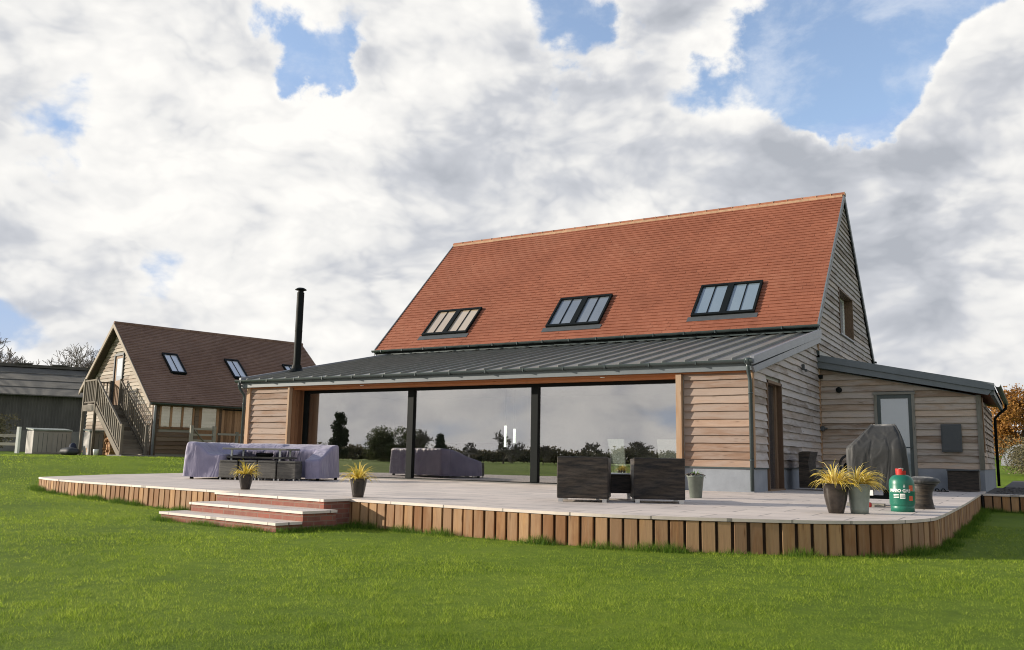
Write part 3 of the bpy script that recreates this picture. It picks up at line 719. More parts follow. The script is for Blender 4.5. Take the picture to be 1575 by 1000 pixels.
def sofa_indoor():
    b=MB(); b.box(-11.2,-9.9,1.4,2.3,.05,.45,.5); b.box(-11.2,-9.9,2.1,2.35,.45,.85,.5); b.box(-11.35,-11.15,1.4,2.35,.05,.62,.5); b.box(-9.95,-9.75,1.4,2.35,.05,.62,.5)
    tag(b.build('sofa',M['wicker_grey'],bevel=.03),'low sofa standing inside behind the left glass pane','sofa')
sofa_indoor()

# ------------------------------------------------------------------ FURNITURE ON THE TERRACE
def wicker_chair(loc,rz,w,label):
    t=empty('wicker_armchair',loc,rz,label,'armchair','dark wicker armchairs on the terrace')
    d=.72
    b=MB(); b.box(-w/2,w/2,-d/2,-d/2+.13,.05,.615,.5); b.build('backrest',M['wicker_dark'],t,bevel=.012)
    for s in (-1,1):
        b=MB(); xa,xb=sorted((s*w/2,s*(w/2-.12))); b.box(xa,xb,-d/2+.131,d/2,.05,.6,.5); b.build('arm',M['wicker_dark'],t,bevel=.012)
    b=MB(); b.box(-w/2+.121,w/2-.121,-d/2+.131,d/2-.01,.1,.30,.5); b.build('seat',M['wicker_dark'],t,bevel=.01)
    for sx in (-1,1):
        for sy in (-1,1):
            b=MB(); b.box(sx*(w/2-.05)-.03,sx*(w/2-.05)+.03,sy*(d/2-.05)-.03,sy*(d/2-.05)+.03,0,.05,.5); b.build('foot',M['chrome'],t)
    return t
CH1=(-.98,-6.31); CH2=(-.08,-5.74)
def from_corner(c,rz,w,d=.72):  # c = rear left corner on the ground
    v=Vector((w/2,d/2)); v.rotate(Matrix.Rotation(rz,2)); return (c[0]+v.x,c[1]+v.y,0)
wicker_chair(from_corner(CH1,R(21),.70),R(21),.70,'square dark wicker armchair with its back to the lawn, left of the pair')
wicker_chair(from_corner(CH2,R(27),.70),R(27),.70,'square dark wicker armchair turned towards the glass, right of the pair')
t=empty('coffee_table',(-.72,-5.0,0),R(38),'low square dark wicker table with glass top between the armchairs','table')
b=MB(); b.box(-.34,.34,-.3,.3,.1,.37,.5); b.build('base',M['wicker_dark'],t,bevel=.01)
b=MB(); b.box(-.36,.36,-.32,.32,.371,.385,.5); b.build('tabletop',M['pane_barn'],t,bevel=.003)
for sx in (-1,1):
    for sy in (-1,1):
        b=MB(); b.box(sx*.3-.025,sx*.3+.025,sy*.26-.025,sy*.26+.025,0,.1,.5); b.build('foot',M['chrome'],t)

# sofa set under its cover ------------------------------------------
SA=R(23.5); SO=(-8.47,-3.05,0)
def cover():
    c=.085; nx=int(2.95/c); ny=int(1.78/c); cells=set()
    for i in range(nx):
        for j in range(ny):
            x=-2.95+(i+.5)*c; y=(j+.5)*c-.03
            if -2.12<x<-.42 and y<1.0: continue
            if x>-.42 and y<.28: continue
            cells.add((i,j))
    def h(x,y):
        back=sm(.75,1.35,y)
        base=.46 if x>-1.2 else .80-.26*sm(-2.75,-2.4,x)
        hh=base+(.80-base)*(back if x<-1.2 else sm(.2,1.6,y))
        hh+=.012*noise.noise(Vector((x*5,y*3,2)))-.03*max(0,noise.noise(Vector((x*2.4,y*2.0,7))))
        return hh
    b=MB(); idx={}
    def vid(i,j,k):
        if (i,j,k) in idx: return idx[i,j,k]
        x=-2.95+i*c; y=j*c-.03; top=h(x,y); z=top if k==0 else top+(0.045-top)*k/6
        if k==6: z=.05+.02*noise.noise(Vector((x*4,y*4,0)))
        if k:
            cx_=-1.5; f=.035*noise.noise(Vector((x*5+y*5,1,z*1.2)))+.02*noise.noise(Vector((x*11+y*11,4,z*2)))
            d=Vector((x+1.45,y-.9)); 
            if d.length>0: d.normalize(); x+=d.x*(f+.012*k*.6); y+=d.y*(f+.012*k*.6)
        idx[i,j,k]=len(b.v); b.v.append((x,y,z)); b.r.append(.5); b.uv.append((x,y)); return idx[i,j,k]
    for (i,j) in cells:
        b.f.append((vid(i,j,0),vid(i+1,j,0),vid(i+1,j+1,0),vid(i,j+1,0)))
        for (di,dj,p,q) in ((0,-1,(i,j),(i+1,j)),(1,0,(i+1,j),(i+1,j+1)),(0,1,(i+1,j+1),(i,j+1)),(-1,0,(i,j+1),(i,j))):
            if (i+di,j+dj) not in cells:
                for k in range(6): b.f.append((vid(*q,k),vid(*p,k),vid(*p,k+1),vid(*q,k+1)))
    o=b.build('furniture_cover',M['cover'],smooth=True,sub=1); o.location=SO; o.rotation_euler=(0,0,SA)
    tag(o,'lavender grey fabric cover draped over the corner sofa set on the terrace','cover')
cover()
def loc(x,y): v=Vector((x,y)); v.rotate(Matrix.Rotation(SA,2)); return (SO[0]+v.x,SO[1]+v.y,0)
sofa=empty('garden_sofa',loc(-1.4,1.3),SA,'corner sofa mostly hidden beneath the lavender grey cover, only its dark feet showing','sofa')
b=MB(); b.box(-1.4,1.3,.0,.36,.1,.70,.5); b.box(-1.4,-.78,-1.15,.0,.1,.40,.5); b.build('frame',M['wicker_grey'],sofa)
for x,y in ((-1.44,-1.2),(-.8,-1.2),(1.3,-.9),(1.3,.3),(-1.44,.3)):
    b=MB(); b.box(x-.03,x+.03,y-.03,y+.03,0,.1,.5); b.build('foot',M['black'],sofa)
t=empty('garden_dining_table',loc(-1.46,.52),SA,'rectangular pale topped garden table in front of the covered sofa','table')
b=MB(); b.box(-.72,.72,-.42,.42,.645,.685,.5); b.build('tabletop',M['greywood'],t,bevel=.006)
b=MB(); b.box(-.68,.68,-.37,.37,.46,.5,.5); b.build('shelf',M['wicker_grey'],t,bevel=.006)
for sx in (-1,1):
    for sy in (-1,1):
        b=MB(); b.box(sx*.55-.02,sx*.55+.02,sy*.3-.02,sy*.3+.02,0,.645,.5); b.build('leg',M['chrome'],t)
st0=None
names=['leftmost of the four','second from the left','third from the left','rightmost of the four']
for k in range(4):
    lab='grey wicker footstool by the garden table, '+names[k]
    if st0 is None:
        st0=empty('wicker_footstool',loc(-1.95,.14),SA,lab,'footstool','grey wicker footstools under the garden table')
        b=MB(); b.box(-.205,.205,-.2,.2,.045,.37,.5); b.build('base',M['wicker_grey'],st0,bevel=.012)
        b=MB(); b.box(-.2,.2,-.195,.195,.372,.42,.5); b.build('cushion',M['wicker_grey'],st0,bevel=.015)
        for sx in (-1,1):
            for sy in (-1,1):
                b=MB(); b.box(sx*.17-.015,sx*.17+.015,sy*.17-.015,sy*.17+.015,0,.045,.5); b.build('foot',M['chrome'],st0)
    else:
        c=copy_tree(st0); c.location=loc(-1.95+k*.432,.14+.02*(k%2)); c['label']=lab
b=MB(); b.lathe([(.05,0),(.16,.0),(.19,.05),(.17,.08),(.05,.06)],(0,0,0),20,wob=lambda t,z:.06*math.sin(5*t))
o=b.build('bowl',M['black'],smooth=True); o.location=Vector(loc(-1.35,.45))+Vector((0,0,.5)); tag(o,'dark bowl on the shelf under the garden table','bowl')

# pots --------------------------------------------------------------
def sedge(n,length,seed,spread=1.0,lean=(0,0),w=.0085):
    rg=random.Random(seed); b=MB()
    for i in range(n):
        a=rg.uniform(0,2*math.pi); L=length*rg.uniform(.6,1.1); el=rg.uniform(.35,1.45)**1.0
        d=Vector((math.cos(a)*math.cos(el)*spread+lean[0],math.sin(a)*math.cos(el)*spread+lean[1],math.sin(el))).normalized()
        p=Vector((math.cos(a)*.03,math.sin(a)*.03,0)); r=rg.random(); sd=d.cross(Vector((0,0,1)))
        if sd.length<.01: sd=Vector((1,0,0))
        sd=(sd.normalized()+Vector((rg.uniform(-.5,.5),rg.uniform(-.5,.5),rg.uniform(-.5,.5)))).normalized()
        pts=[]; ns=5
        for k in range(ns+1):
            ww=w*(1-(k/ns)**2*.85); pts+= [p-sd*ww,p+sd*ww]
            p=p+d*L/ns; d=(d+Vector((0,0,-.24*(k+.6)))*.8).normalized()
        b.add(pts,[(2*k,2*k+1,2*k+3,2*k+2) for k in range(ns)],r)
    return b
def potted(loc_,h,rt,rb,pm,label,n,L,seed,square=False,lean=(0,0),curve=0):
    t=empty('potted_sedge',loc_,random.uniform(0,1),label,'potted plant','potted golden grasses on the terrace')
    prof=[(0.001,0),(rb,0)]+[(rb+(rt-rb)*k/6+curve*math.sin(math.pi*k/6),h*k/6) for k in range(1,7)]+[(rt*1.06,h),(rt*1.06,h-.02+.03),(rt*.9,h+.01),(rt*.88,h-.04),(0.001,h-.045)]
    b=MB(); b.lathe(prof,(0,0,0),4 if square else 28,wob=None)
    if square:
        b=MB(); b.lathe(prof,(0,0,0),28,wob=lambda tt,z:.09*abs(math.sin(2*tt))-.03)
    b.build('pot',M[pm],t,smooth=True)
    b=MB(); b.lathe([(0.001,0),(rt*.86,0),(rt*.5,.012),(0.001,.015)],(0,0,h-.03),20); b.build('soil',M['soil'],t)
    b=sedge(n,L,seed,1.0,lean); o=b.build('foliage',M['sedge'],t); o.location=(0,0,h-.02); return t
potted((-6.25,-7.03,0),.235,.125,.07,'pot_dark','golden sedge in a dark tapered pot beside the left end of the steps',120,.28,1,lean=(.1,0))
potted((-3.43,-7.58,0),.25,.12,.075,'pot_dark','golden sedge in a dark tapered pot beside the right end of the steps',120,.30,2)
potted((2.62,-6.0,0),.34,.145,.085,'pot_dark','golden sedge spilling left from a tall dark pot beside the gas bottle',170,.34,3,True,lean=(.15,.0),curve=.012)
potted((2.86,-5.86,0),.34,.13,.10,'pot_grey','golden sedge leaning right in a pale grey green pot',140,.34,4,lean=(.5,.15))
t=empty('potted_plant',(.0,-3.4,0),0,'pale grey pot of wilted low plant by the corner of the boarded wall','potted plant')
b=MB(); b.lathe([(.001,0),(.095,0),(.13,.33),(.14,.33),(.14,.36),(.12,.36),(.118,.32),(.001,.32)],(0,0,0),28); b.build('pot',M['pot_grey'],t,smooth=True)
b=sedge(26,.17,9,1,w=.012); o=b.build('foliage',M['blade_dark'],t); o.location=(0,0,.33)
b=MB()
for i in range(40):
    a=random.uniform(0,6.28); r=random.uniform(.04,.17); p=Vector((math.cos(a)*r,math.sin(a)*r,.36+random.uniform(0,.02))); b.obox(p,(math.cos(a),math.sin(a),-.4),(-math.sin(a),math.cos(a),0),(0.4*math.cos(a),.4*math.sin(a),1),.03,.012,.003)
b.build('dry_leaves',M['bark'],t)

# gas bottle ----------------------------------------------------------
t=empty('gas_bottle',(3.22,-4.9,0),0,'green patio gas cylinder with red valve guard on the terrace edge','gas bottle')
r=.15; b=MB(); b.lathe([(.001,.055),(.10,.05),(.138,.065),(r,.10),(r,.25),(r+.002,.255),(r,.26),(r,.34),(.145,.385),(.128,.42),(.10,.447),(.06,.46),(.001,.465)],(0,0,0),40); b.build('body',M['green'],t,smooth=True)
b=MB(); b.lathe([(.12,0),(.14,0),(.14,.07),(.136,.075),(.12,.075)],(0,0,0),40); b.build('foot_ring',M['green'],t,smooth=True)
b=MB()
for k in range(20):
    a0=2*math.pi*k/24+.6; a1=2*math.pi*(k+1)/24+.6; rr=.062; zt=.535 if 3<k<17 else .51
    P=[(rr*math.cos(a0),rr*math.sin(a0),.452),(rr*math.cos(a1),rr*math.sin(a1),.452),(rr*math.cos(a1)*1.08,rr*math.sin(a1)*1.08,zt),(rr*math.cos(a0)*1.08,rr*math.sin(a0)*1.08,zt)]
    Q=[(x*.86,y*.86,z) for x,y,z in P]; b.add(P+Q,[(0,1,2,3),(7,6,5,4),(3,2,6,7),(0,3,7,4),(1,5,6,2)],.5)
b.build('valve_guard',M['red'],t)
b=MB(); b.lathe([(.022,.46),(.022,.52),(.03,.525),(.03,.54),(.001,.545)],(0,0,0),12); b.build('valve',M['chrome'],t)
def curved_text(txt,size,ang,z,m,parent,name,rad,weight=.0015,width=None):
    cu=bpy.data.curves.new('txt','FONT'); cu.body=txt; cu.size=size; cu.align_x='CENTER'; cu.offset=weight; cu.resolution_u=3
    ob=bpy.data.objects.new('txt',cu); col.objects.link(ob); bpy.context.view_layer.update()
    me=bpy.data.meshes.new_from_object(ob.evaluated_get(bpy.context.evaluated_depsgraph_get())); bpy.data.objects.remove(ob)
    for v in me.vertices:
        a=ang+v.co.x/rad; v.co=Vector(((rad+.0012)*math.cos(a),(rad+.0012)*math.sin(a),z+v.co.y))
    me.materials.clear(); me.materials.append(m); me.update(); o=bpy.data.objects.new(name,me); col.objects.link(o); o.parent=parent; return o
ca=math.atan2(-17.1+4.9,4.68-3.22)-.18
curved_text('PATIO GAS',.052,ca,.245,M['white'],t,'lettering',r,.0022)
b=MB(); 
def patch(a0,a1,z0,z1,rad,n=10):
    vs=[];
    for i in range(n+1):
        a=a0+(a1-a0)*i/n
        for z in (z0,z1): vs.append(((rad)*math.cos(a),(rad)*math.sin(a),z))
    b.add(vs,[(2*i,2*i+2,2*i+3,2*i+1) for i in range(n)],.5)
patch(ca+.02,ca+.42,.165,.225,r+.001); b.build('label',M['white'],t)
b=MB(); patch(ca+.75,ca+1.15,.26,.33,r+.001); patch(ca+.75,ca+1.1,.14,.20,r+.001); b.build('label',M['orange'],t)
b=MB()
for k in range(3): patch(ca+.05,ca+.39,.178+k*.014,.184+k*.014,r+.002)
b.build('label_print',M['green'],t)
b=MB()
for k in range(3): patch(ca-.52,ca-.06,.175+k*.017,.182+k*.017,r+.001)
b.build('small_print',M['white'],t)
b=MB()
for k in range(5):
    a=ca+.30+.03*k; zc=.30+.008*(k%3)
    patch(a,a+.02,zc,zc+.03-.004*abs(k-2),r+.001,2)
b.build('flame_mark',M['white'],t)

# hourglass stool
t=empty('rattan_stool',(3.36,-3.88,0),0,'round dark hourglass stool with grey cushion behind the gas bottle','stool')
b=MB(); b.lathe([(.001,0),(.145,0),(.13,.05),(.115,.14),(.12,.22),(.15,.29),(.19,.33),(.001,.335)],(0,0,0),32); b.build('base',M['wicker_dark'],t,smooth=True)
b=MB(); b.lathe([(.001,.336),(.19,.336),(.222,.355),(.225,.375),(.19,.41),(.10,.428),(.001,.43)],(0,0,0),32); b.build('cushion',M['bbqcover'],t,smooth=True)

# barbecue ------------------------------------------------------------
t=empty('covered_barbecue',(2.78,-3.45,0),R(8),'barbecue trolley under a creased grey cover standing near the annex door','barbecue')
rings=[(.22,-.03,.41,.27),(.40,-.035,.41,.27),(.62,-.04,.405,.27),(.78,-.05,.40,.28),(.82,-.045,.395,.27),(.92,.0,.325,.23),(1.03,.03,.25,.17),(1.12,.05,.185,.12),(1.145,.05,.165,.09)]
b=MB(); n=64; rg=[]
for (z,cx_,hx,hy) in rings:
    for k in range(n):
        a=2*math.pi*k/n; e=.22; ca_,sa_=math.cos(a),math.sin(a)
        x=hx*math.copysign(abs(ca_)**e,ca_); y=hy*math.copysign(abs(sa_)**e,sa_)
        f=1+.05*noise.noise(Vector((a*3.2,z*1.5,1)))+.07*(abs(noise.noise(Vector((a*2.6+z*1.2,z*2.2,4))))-.2)
        dz=.03*noise.noise(Vector((a*2,z,9)))
        b.v.append((cx_+x*f,y*f,z+dz)); b.r.append(.5); b.uv.append((a,z))
for i in range(len(rings)-1):
    for k in range(n): k2=(k+1)%n; b.f.append((i*n+k,i*n+k2,(i+1)*n+k2,(i+1)*n+k))
b.f.append(tuple((len(rings)-1)*n+k for k in range(n)))
b.build('cover',M['bbqcover'],t,smooth=True)
b=MB(); b.box(-.36,.30,-.2,.2,.10,.14,.5); b.box(.02,.3,-.19,.19,.14,.6,.5)
for sx in (-.34,.28):
    for sy in (-.18,.18): b.box(sx-.018,sx+.018,sy-.018,sy+.018,.04,.6,.5)
b.build('trolley',M['black'],t)
for sx in (-.34,.28):
    b=MB(); b.tube([(sx,-.2,.045),(sx,-.16,.045)],.045,14); b.build('wheel',M['brick_dark'],t)
for dx,l in ((-.27,'left'),(-.13,'right')):
    o=MB(); o.box(-.055,.055,-.05,.05,0,.09,.5); o=o.build('white_carton',M['white'],bevel=.004); o.location=(2.78+dx,-3.68,.145); tag(o,'white carton on the barbecue shelf, the '+l+' one of two','carton','cartons on the barbecue shelf')
b=MB(); b.box(-.26,.22,-.08,.08,0,.045); o=b.build('timber_board',M['greywood']); o.location=(2.66,-3.95,.002); tag(o,'short timber board lying in front of the barbecue','board')
b=MB(); b.lathe([(.001,0),(.03,0),(.036,.02),(.036,.05),(.02,.065),(.001,.066)],(0,0,0),16); o=b.build('red_tap',M['red'],smooth=True); o.location=(2.70,-4.1,.001); tag(o,'small red cap beside the board in front of the barbecue','cap')

# storage box by the annex wall
t=empty('storage_box',(3.28,5.75,0),0,'dark wicker storage box against the plinth below the meter box','box')
b=MB(); b.box(-.32,.32,-.3,.3,.02,.46,.5); b.build('body',M['wicker_dark'],t,bevel=.01)
b=MB(); b.box(-.335,.335,-.315,.315,.462,.50,.5); b.build('lid',M['darkgrey'],t,bevel=.01)
t=empty('sandals',(2.86,4.9,0),R(30),'pair of black sandals left on the paving near the storage box','sandals')
for dx in (-.07,.07):
    b=MB(); b.box(dx-.045,dx+.045,-.13,.13,0,.02,.5); b.build('sole',M['black'],t,bevel=.008)
    b=MB(); b.tube([(dx-.045,.04,.02),(dx-.02,.05,.06),(dx+.02,.05,.06),(dx+.045,.04,.02)],.012,6); b.build('strap',M['black'],t)
# corner lounger (tall curved back and low seat)
t=empty('folded_lounger',(.62,2.9,0),R(0),'dark wicker lounge seat with high curved back in the shaded corner','lounge seat')
b=MB()
pr=[(-.32,.05),(-.32,.80),(-.24,.83),(-.06,.83),(-.12,.6),(-.10,.42),(-.02,.3),(.10,.22),(.14,.05)]
def extr(P,y0,y1,m,name,par):
    b=MB(); n=len(P); b.v=[(x,y0,z) for x,z in P]+[(x,y1,z) for x,z in P]; b.r=[.5]*2*n; b.uv=[(0,0)]*2*n
    b.f=[tuple(range(n)),tuple(range(n,2*n))[::-1]]+[((i+1)%n,i,n+i,n+(i+1)%n) for i in range(n)]; return b.build(name,m,par,bevel=.008)
extr(pr,-.4,.35,M['wicker_dark'],'backrest',t)
b=MB(); b.box(.145,.75,-.4,.35,.04,.36,.5); b.build('seat',M['wicker_dark'],t,bevel=.01)
b=MB(); b.box(.16,.74,-.38,.33,.362,.40,.5); b.build('cushion',M['plinth'],t,bevel=.012)
t=empty('hose_reel',(.95,4.6,0),R(10),'black hose reel on a stand in the shaded corner by the annex','hose reel')
b=MB(); rr=.17
for k in range(3): b.tube([(rr*math.cos(a),-.04+.04*k,.55+rr*math.sin(a)*1.25) for a in [2*math.pi*i/24 for i in range(25)]],.028,8,cap=False)
b.build('hose',M['brick_dark'],t,smooth=True)
b=MB(); b.lathe([(.001,0),(.16,0),(.14,.04),(.001,.05)],(0,0,0),20); b.box(-.03,.03,-.03,.03,.04,.6,.5); b.lathe([(.07,.35),(.1,.4),(.1,.6),(.06,.65)],(0,0,-.05),12); b.build('stand',M['black'],t)

# ------------------------------------------------------------------ OUTBUILDING (left barn)
BO=(-25.65,5.83,.36); BR=R(75.2)
barn=empty('outbuilding',BO,BR,'timber outbuilding with brown tiled roof and outside staircase to a gable door','outbuilding')
def B(mb,name,m,parent=None,**k): return mb.build(name,m,parent or barn,**k)
GH,BRZ,BL=4.3,5.78,8.8; GL=3.35; bs_=(BRZ-2.15)/(GH+.3)
def btop(g_): return min(2.15+bs_*(g_+.3),BRZ+bs_*(GH-g_))-.08
b=MB(); P=[(0,-.3),(GH+GL,-.3),(GH+GL,BRZ-bs_*GL-.15),(GH,BRZ-.12),(0,2.3)]
b.add([(.03,y,z) for y,z in P]+[(BL,y,z) for y,z in P],[(0,1,2,3,4)[::-1],(5,6,7,8,9)]+[(i,(i+1)%5,5+(i+1)%5,5+i) for i in range(5)],.5); B(b,'inner_wall',M['greywood'])
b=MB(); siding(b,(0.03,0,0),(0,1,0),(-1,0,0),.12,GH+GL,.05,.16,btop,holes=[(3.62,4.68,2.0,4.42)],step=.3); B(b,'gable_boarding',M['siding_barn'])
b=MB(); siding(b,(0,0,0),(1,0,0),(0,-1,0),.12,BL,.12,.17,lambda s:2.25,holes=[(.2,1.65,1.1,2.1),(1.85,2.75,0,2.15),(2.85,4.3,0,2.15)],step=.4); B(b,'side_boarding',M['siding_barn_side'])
b=MB(); b.box(-.05,.12,-.05,.12,0,2.2); b.box(1.68,1.84,-.045,.03,0,2.2); b.box(2.74,2.86,-.045,.03,0,2.2); b.box(4.3,4.42,-.045,.03,0,2.2); b.box(.12,BL,-.05,.03,2.1,2.22); B(b,'oak_post',M['siding_barn_side'])
b=MB(); b.tube([(-.02,-.14,2.1),(-.02,-.12,1.95),(-.02,-.1,1.85),(-.02,-.1,.02)],.05,10); B(b,'downpipe',M['verge'],smooth=True)
b=MB(); UB=Vector((0,GH+.3,BRZ-2.15)); SLB=UB.length
BSK=[(1.13,1.82),(4.02,4.72),(7.0,7.7)]; g0,g1=1.38,2.55
b=MB(); tiles(b,(-.32,-.3,2.15),(1,0,0),UB,BL+.6,SLB,.13,.19,[(a+.32,c+.32,(g0+.3)/UB.normalized().y,(g1+.3)/UB.normalized().y) for a,c in BSK]); B(b,'tiled_roof',M['tile_brown'])
b=MB()
for s in (0,1):
    e,ez=(-.3,2.13) if s==0 else (GH+GL+.25,BRZ-bs_*(GL+.25))
    b.add([(-.3,e,ez),(BL+.28,e,ez),(BL+.28,GH,BRZ-.02),(-.3,GH,BRZ-.02),(-.3,e,ez-.1),(BL+.28,e,ez-.1),(BL+.28,GH,BRZ-.12),(-.3,GH,BRZ-.12)],[(0,1,2,3),(7,6,5,4),(4,5,1,0),(5,6,2,1),(7,4,0,3)],.5)
B(b,'roof_deck',M['bark'])
b=MB(); x=-.33
while x<BL+.25: b.tube([(x,GH,BRZ-.01),(x+.42,GH,BRZ-.01)],.09,10,rnd=random.random()); x+=.43
B(b,'ridge_tiles',M['tile_brown'])
b=MB()
for s in (0,1):
    e,ez=(-.32,2.12) if s==0 else (GH+GL+.27,BRZ-bs_*(GL+.27)); P=[(e,ez),(GH,BRZ-.0),(GH,BRZ-.2),(e,ez-.18)]
    for xx in (-.36,): b.add([(xx,y,z) for y,z in P]+[(xx+.05,y,z) for y,z in P],[(3,2,1,0),(4,5,6,7)]+[(i,(i+1)%4,4+(i+1)%4,4+i) for i in range(4)],.5)
B(b,'bargeboard',M['siding_barn'])
b=MB(); gutter(b,-.3,BL+.3,-.36,2.12,.06); B(b,'gutter',M['gutter'])
UBn=UB.normalized(); NB=Vector((0,-UBn.z,UBn.y))
def bp(x,gg,off): return Vector((x,-.3,2.15))+UBn*((gg+.3)/UBn.y)+NB*off
for a,c in BSK:
    b=MB()
    def rb(xa,xb,ya,yb,h0,h1):
        P=[bp(xa,ya,h0),bp(xb,ya,h0),bp(xb,yb,h0),bp(xa,yb,h0),bp(xa,ya,h1),bp(xb,ya,h1),bp(xb,yb,h1),bp(xa,yb,h1)]
        b.add(P,[(0,1,5,4),(1,2,6,5),(2,3,7,6),(3,0,4,7),(4,5,6,7)],.5)
    rb(a,c,g0,g0+.07,-.02,.1); rb(a,c,g1-.07,g1,-.02,.1); rb(a,a+.06,g0+.07,g1-.07,-.02,.1); rb(c-.06,c,g0+.07,g1-.07,-.02,.1)
    f=B(b,'skylight_frame',M['black']); b=MB(); rb(a+.06,c-.06,g0+.07,g1-.07,0,.05); B(b,'pane',M['pane_barn'],f)
    b=MB(); m_=(a+c)/2; rb(m_-.012,m_+.012,g0+.07,g1-.07,.05,.075); B(b,'glazing_bar',M['black'],f)
# gable door
b=MB(); b.box(-.06,.04,3.62,3.70,2.1,4.4); b.box(-.06,.04,4.58,4.68,2.1,4.4); b.box(-.06,.04,3.62,4.68,4.34,4.44); f=B(b,'gable_door_frame',M['darkgrey'])
b=MB(); b.box(-.01,.025,3.7,4.58,2.1,3.25); b.box(-.01,.025,3.7,3.82,3.25,4.34); b.box(-.01,.025,4.46,4.58,3.25,4.34); b.box(-.01,.025,3.82,4.46,4.22,4.34); B(b,'door_leaf',M['orangewood'],f)
b=MB(); b.box(.0,.015,3.82,4.46,3.25,4.22,.5); B(b,'pane',M['pane_barn'],f)
# side windows
b=MB()
for xa,xb in ((.2,.27),(.63,.72),(1.1,1.19),(1.57,1.65)): b.box(xa,xb,-.04,.03,1.1,2.1)
b.box(.2,1.65,-.04,.03,1.1,1.2); b.box(.2,1.65,-.04,.03,2.02,2.1); f=B(b,'window_frame',M['orangewood'])
for xa,xb in ((.27,.63),(.72,1.1),(1.19,1.57)): b=MB(); b.box(xa,xb,-.015,.02,1.2,2.02,.5); B(b,'pane',M['pane_barn_low'],f)
b=MB(); b.box(1.85,1.98,-.03,.03,0,2.13); b.box(2.62,2.75,-.03,.03,0,2.13); b.box(1.98,2.62,-.03,.03,0,1.12); b.box(1.98,2.62,-.03,.03,2.03,2.13); f=B(b,'half_glazed_door',M['orangewood'])
b=MB(); b.box(1.98,2.62,-.01,.02,1.12,2.03,.5); B(b,'pane',M['pane_barn_low'],f)
b=MB(); x=2.87
while x<4.28: b.box(x,min(x+.112,4.3),-.03,.02,.02,2.12); x+=.118
f=B(b,'plank_doors',M['orangewood']); b=MB(); b.box(2.88,3.9,-.045,-.031,1.98,2.03,.5); b.box(2.88,3.9,-.045,-.031,.4,.45,.5); B(b,'strap_hinge',M['black'],f)
# staircase as one part with sub-parts
b=MB(); b.box(-1.2,0,3.2,4.75,2.02,2.12,.4); b.box(-1.2,-1.12,3.2,4.75,1.85,2.02,.4); st=B(b,'staircase',M['stair_wood'])
def posts(nm,L):
    for (x,y,z0,z1) in L:
        b=MB(); b.box(x-.05,x+.05,y-.05,y+.05,z0,z1); B(b,nm,M['stair_wood'],st)
posts('post',[(-1.16,4.7,-.1,3.25),(-1.16,3.25,-.1,3.25),(-.1,4.7,-.1,3.25),(-1.16,.15,-.1,1.25),(-.2,.15,-.1,1.25),(-.2,3.25,2.1,3.25)])
def rail(p,q,n,h):
    b=MB(); p=Vector(p);q=Vector(q); up=Vector((0,0,h)); b.bar(p+up,q+up,.07,.06); b.bar(p+Vector((0,0,.12)),q+Vector((0,0,.12)),.04,.06)
    for i in range(1,n): c=p+(q-p)*i/n; b.box(c.x-.022,c.x+.022,c.y-.035,c.y+.035,c.z+.12,c.z+h)
    B(b,'balustrade',M['stair_wood'],st)
rail((-1.16,3.3,2.1),(-1.16,4.65,2.1),7,1.05); rail((-1.16,4.7,2.1),(-.1,4.7,2.1),7,1.05)
rail((-1.16,3.2,2.1),(-1.16,.2,.1),14,1.05); rail((-.2,3.2,2.1),(-.2,.2,.1),14,1.05)
b=MB(); b.bar((-1.16,3.25,1.98),(-1.16,.1,-.08),.05,.24); b.bar((-.2,3.25,1.98),(-.2,.1,-.08),.05,.24); B(b,'stringer',M['stair_wood'],st)
b=MB()
for k in range(11):
    y=3.05-k*.275; z=1.93-k*.182; b.box(-1.12,-.22,y-.13,y+.13,z-.04,z); b.box(-1.12,-.22,y+.10,y+.13,z-.02,z+.15)
B(b,'stair_treads',M['stair_wood'],st)
b=MB(); b.box(-1.5,-.0,-.9,.6,-.1,.04); o=b.build('stair_pad',M['concrete']); o.location=BO; o.rotation_euler=(0,0,BR); tag(o,'thin pale concrete slab at the foot of the outside stairs','slab')
def bw(u,g_,z=0):
    v=Vector((u,g_)); v.rotate(Matrix.Rotation(BR,2)); return Vector((BO[0]+v.x,BO[1]+v.y,BO[2]+z))
# log pile below landing
for k,(u,g_,n,lab) in enumerate(((-.6,2.6,26,'pile of split logs stacked beneath the outside stairs'),(-1.0,3.9,14,'small heap of orange logs beside the landing posts'))):
    b=MB()
    for i in range(n):
        y=random.uniform(-.35,.35); z=.06+.11*(i//5) if k==0 else .05+.1*(i//4); b.tube([(-.2+random.uniform(-.05,.05),y,z),(.2,y+random.uniform(-.04,.04),z)],random.uniform(.045,.07),7,rnd=random.random())
    if k==0:
        for i in range(14): y=random.uniform(-.3,.3); b.tube([(-.2,y,.6+random.uniform(0,.45)),(.2,y,.6+random.uniform(0,.4))],.06,7,rnd=random.random())
        b.box(-.22,.22,-.38,-.33,0,1.1); b.box(-.22,.22,.33,.38,0,1.1)
    o=b.build('log_pile',M['logs']); o.location=bw(u,g_); o.rotation_euler=(0,0,BR); tag(o,lab,'logs','firewood under the stairs')
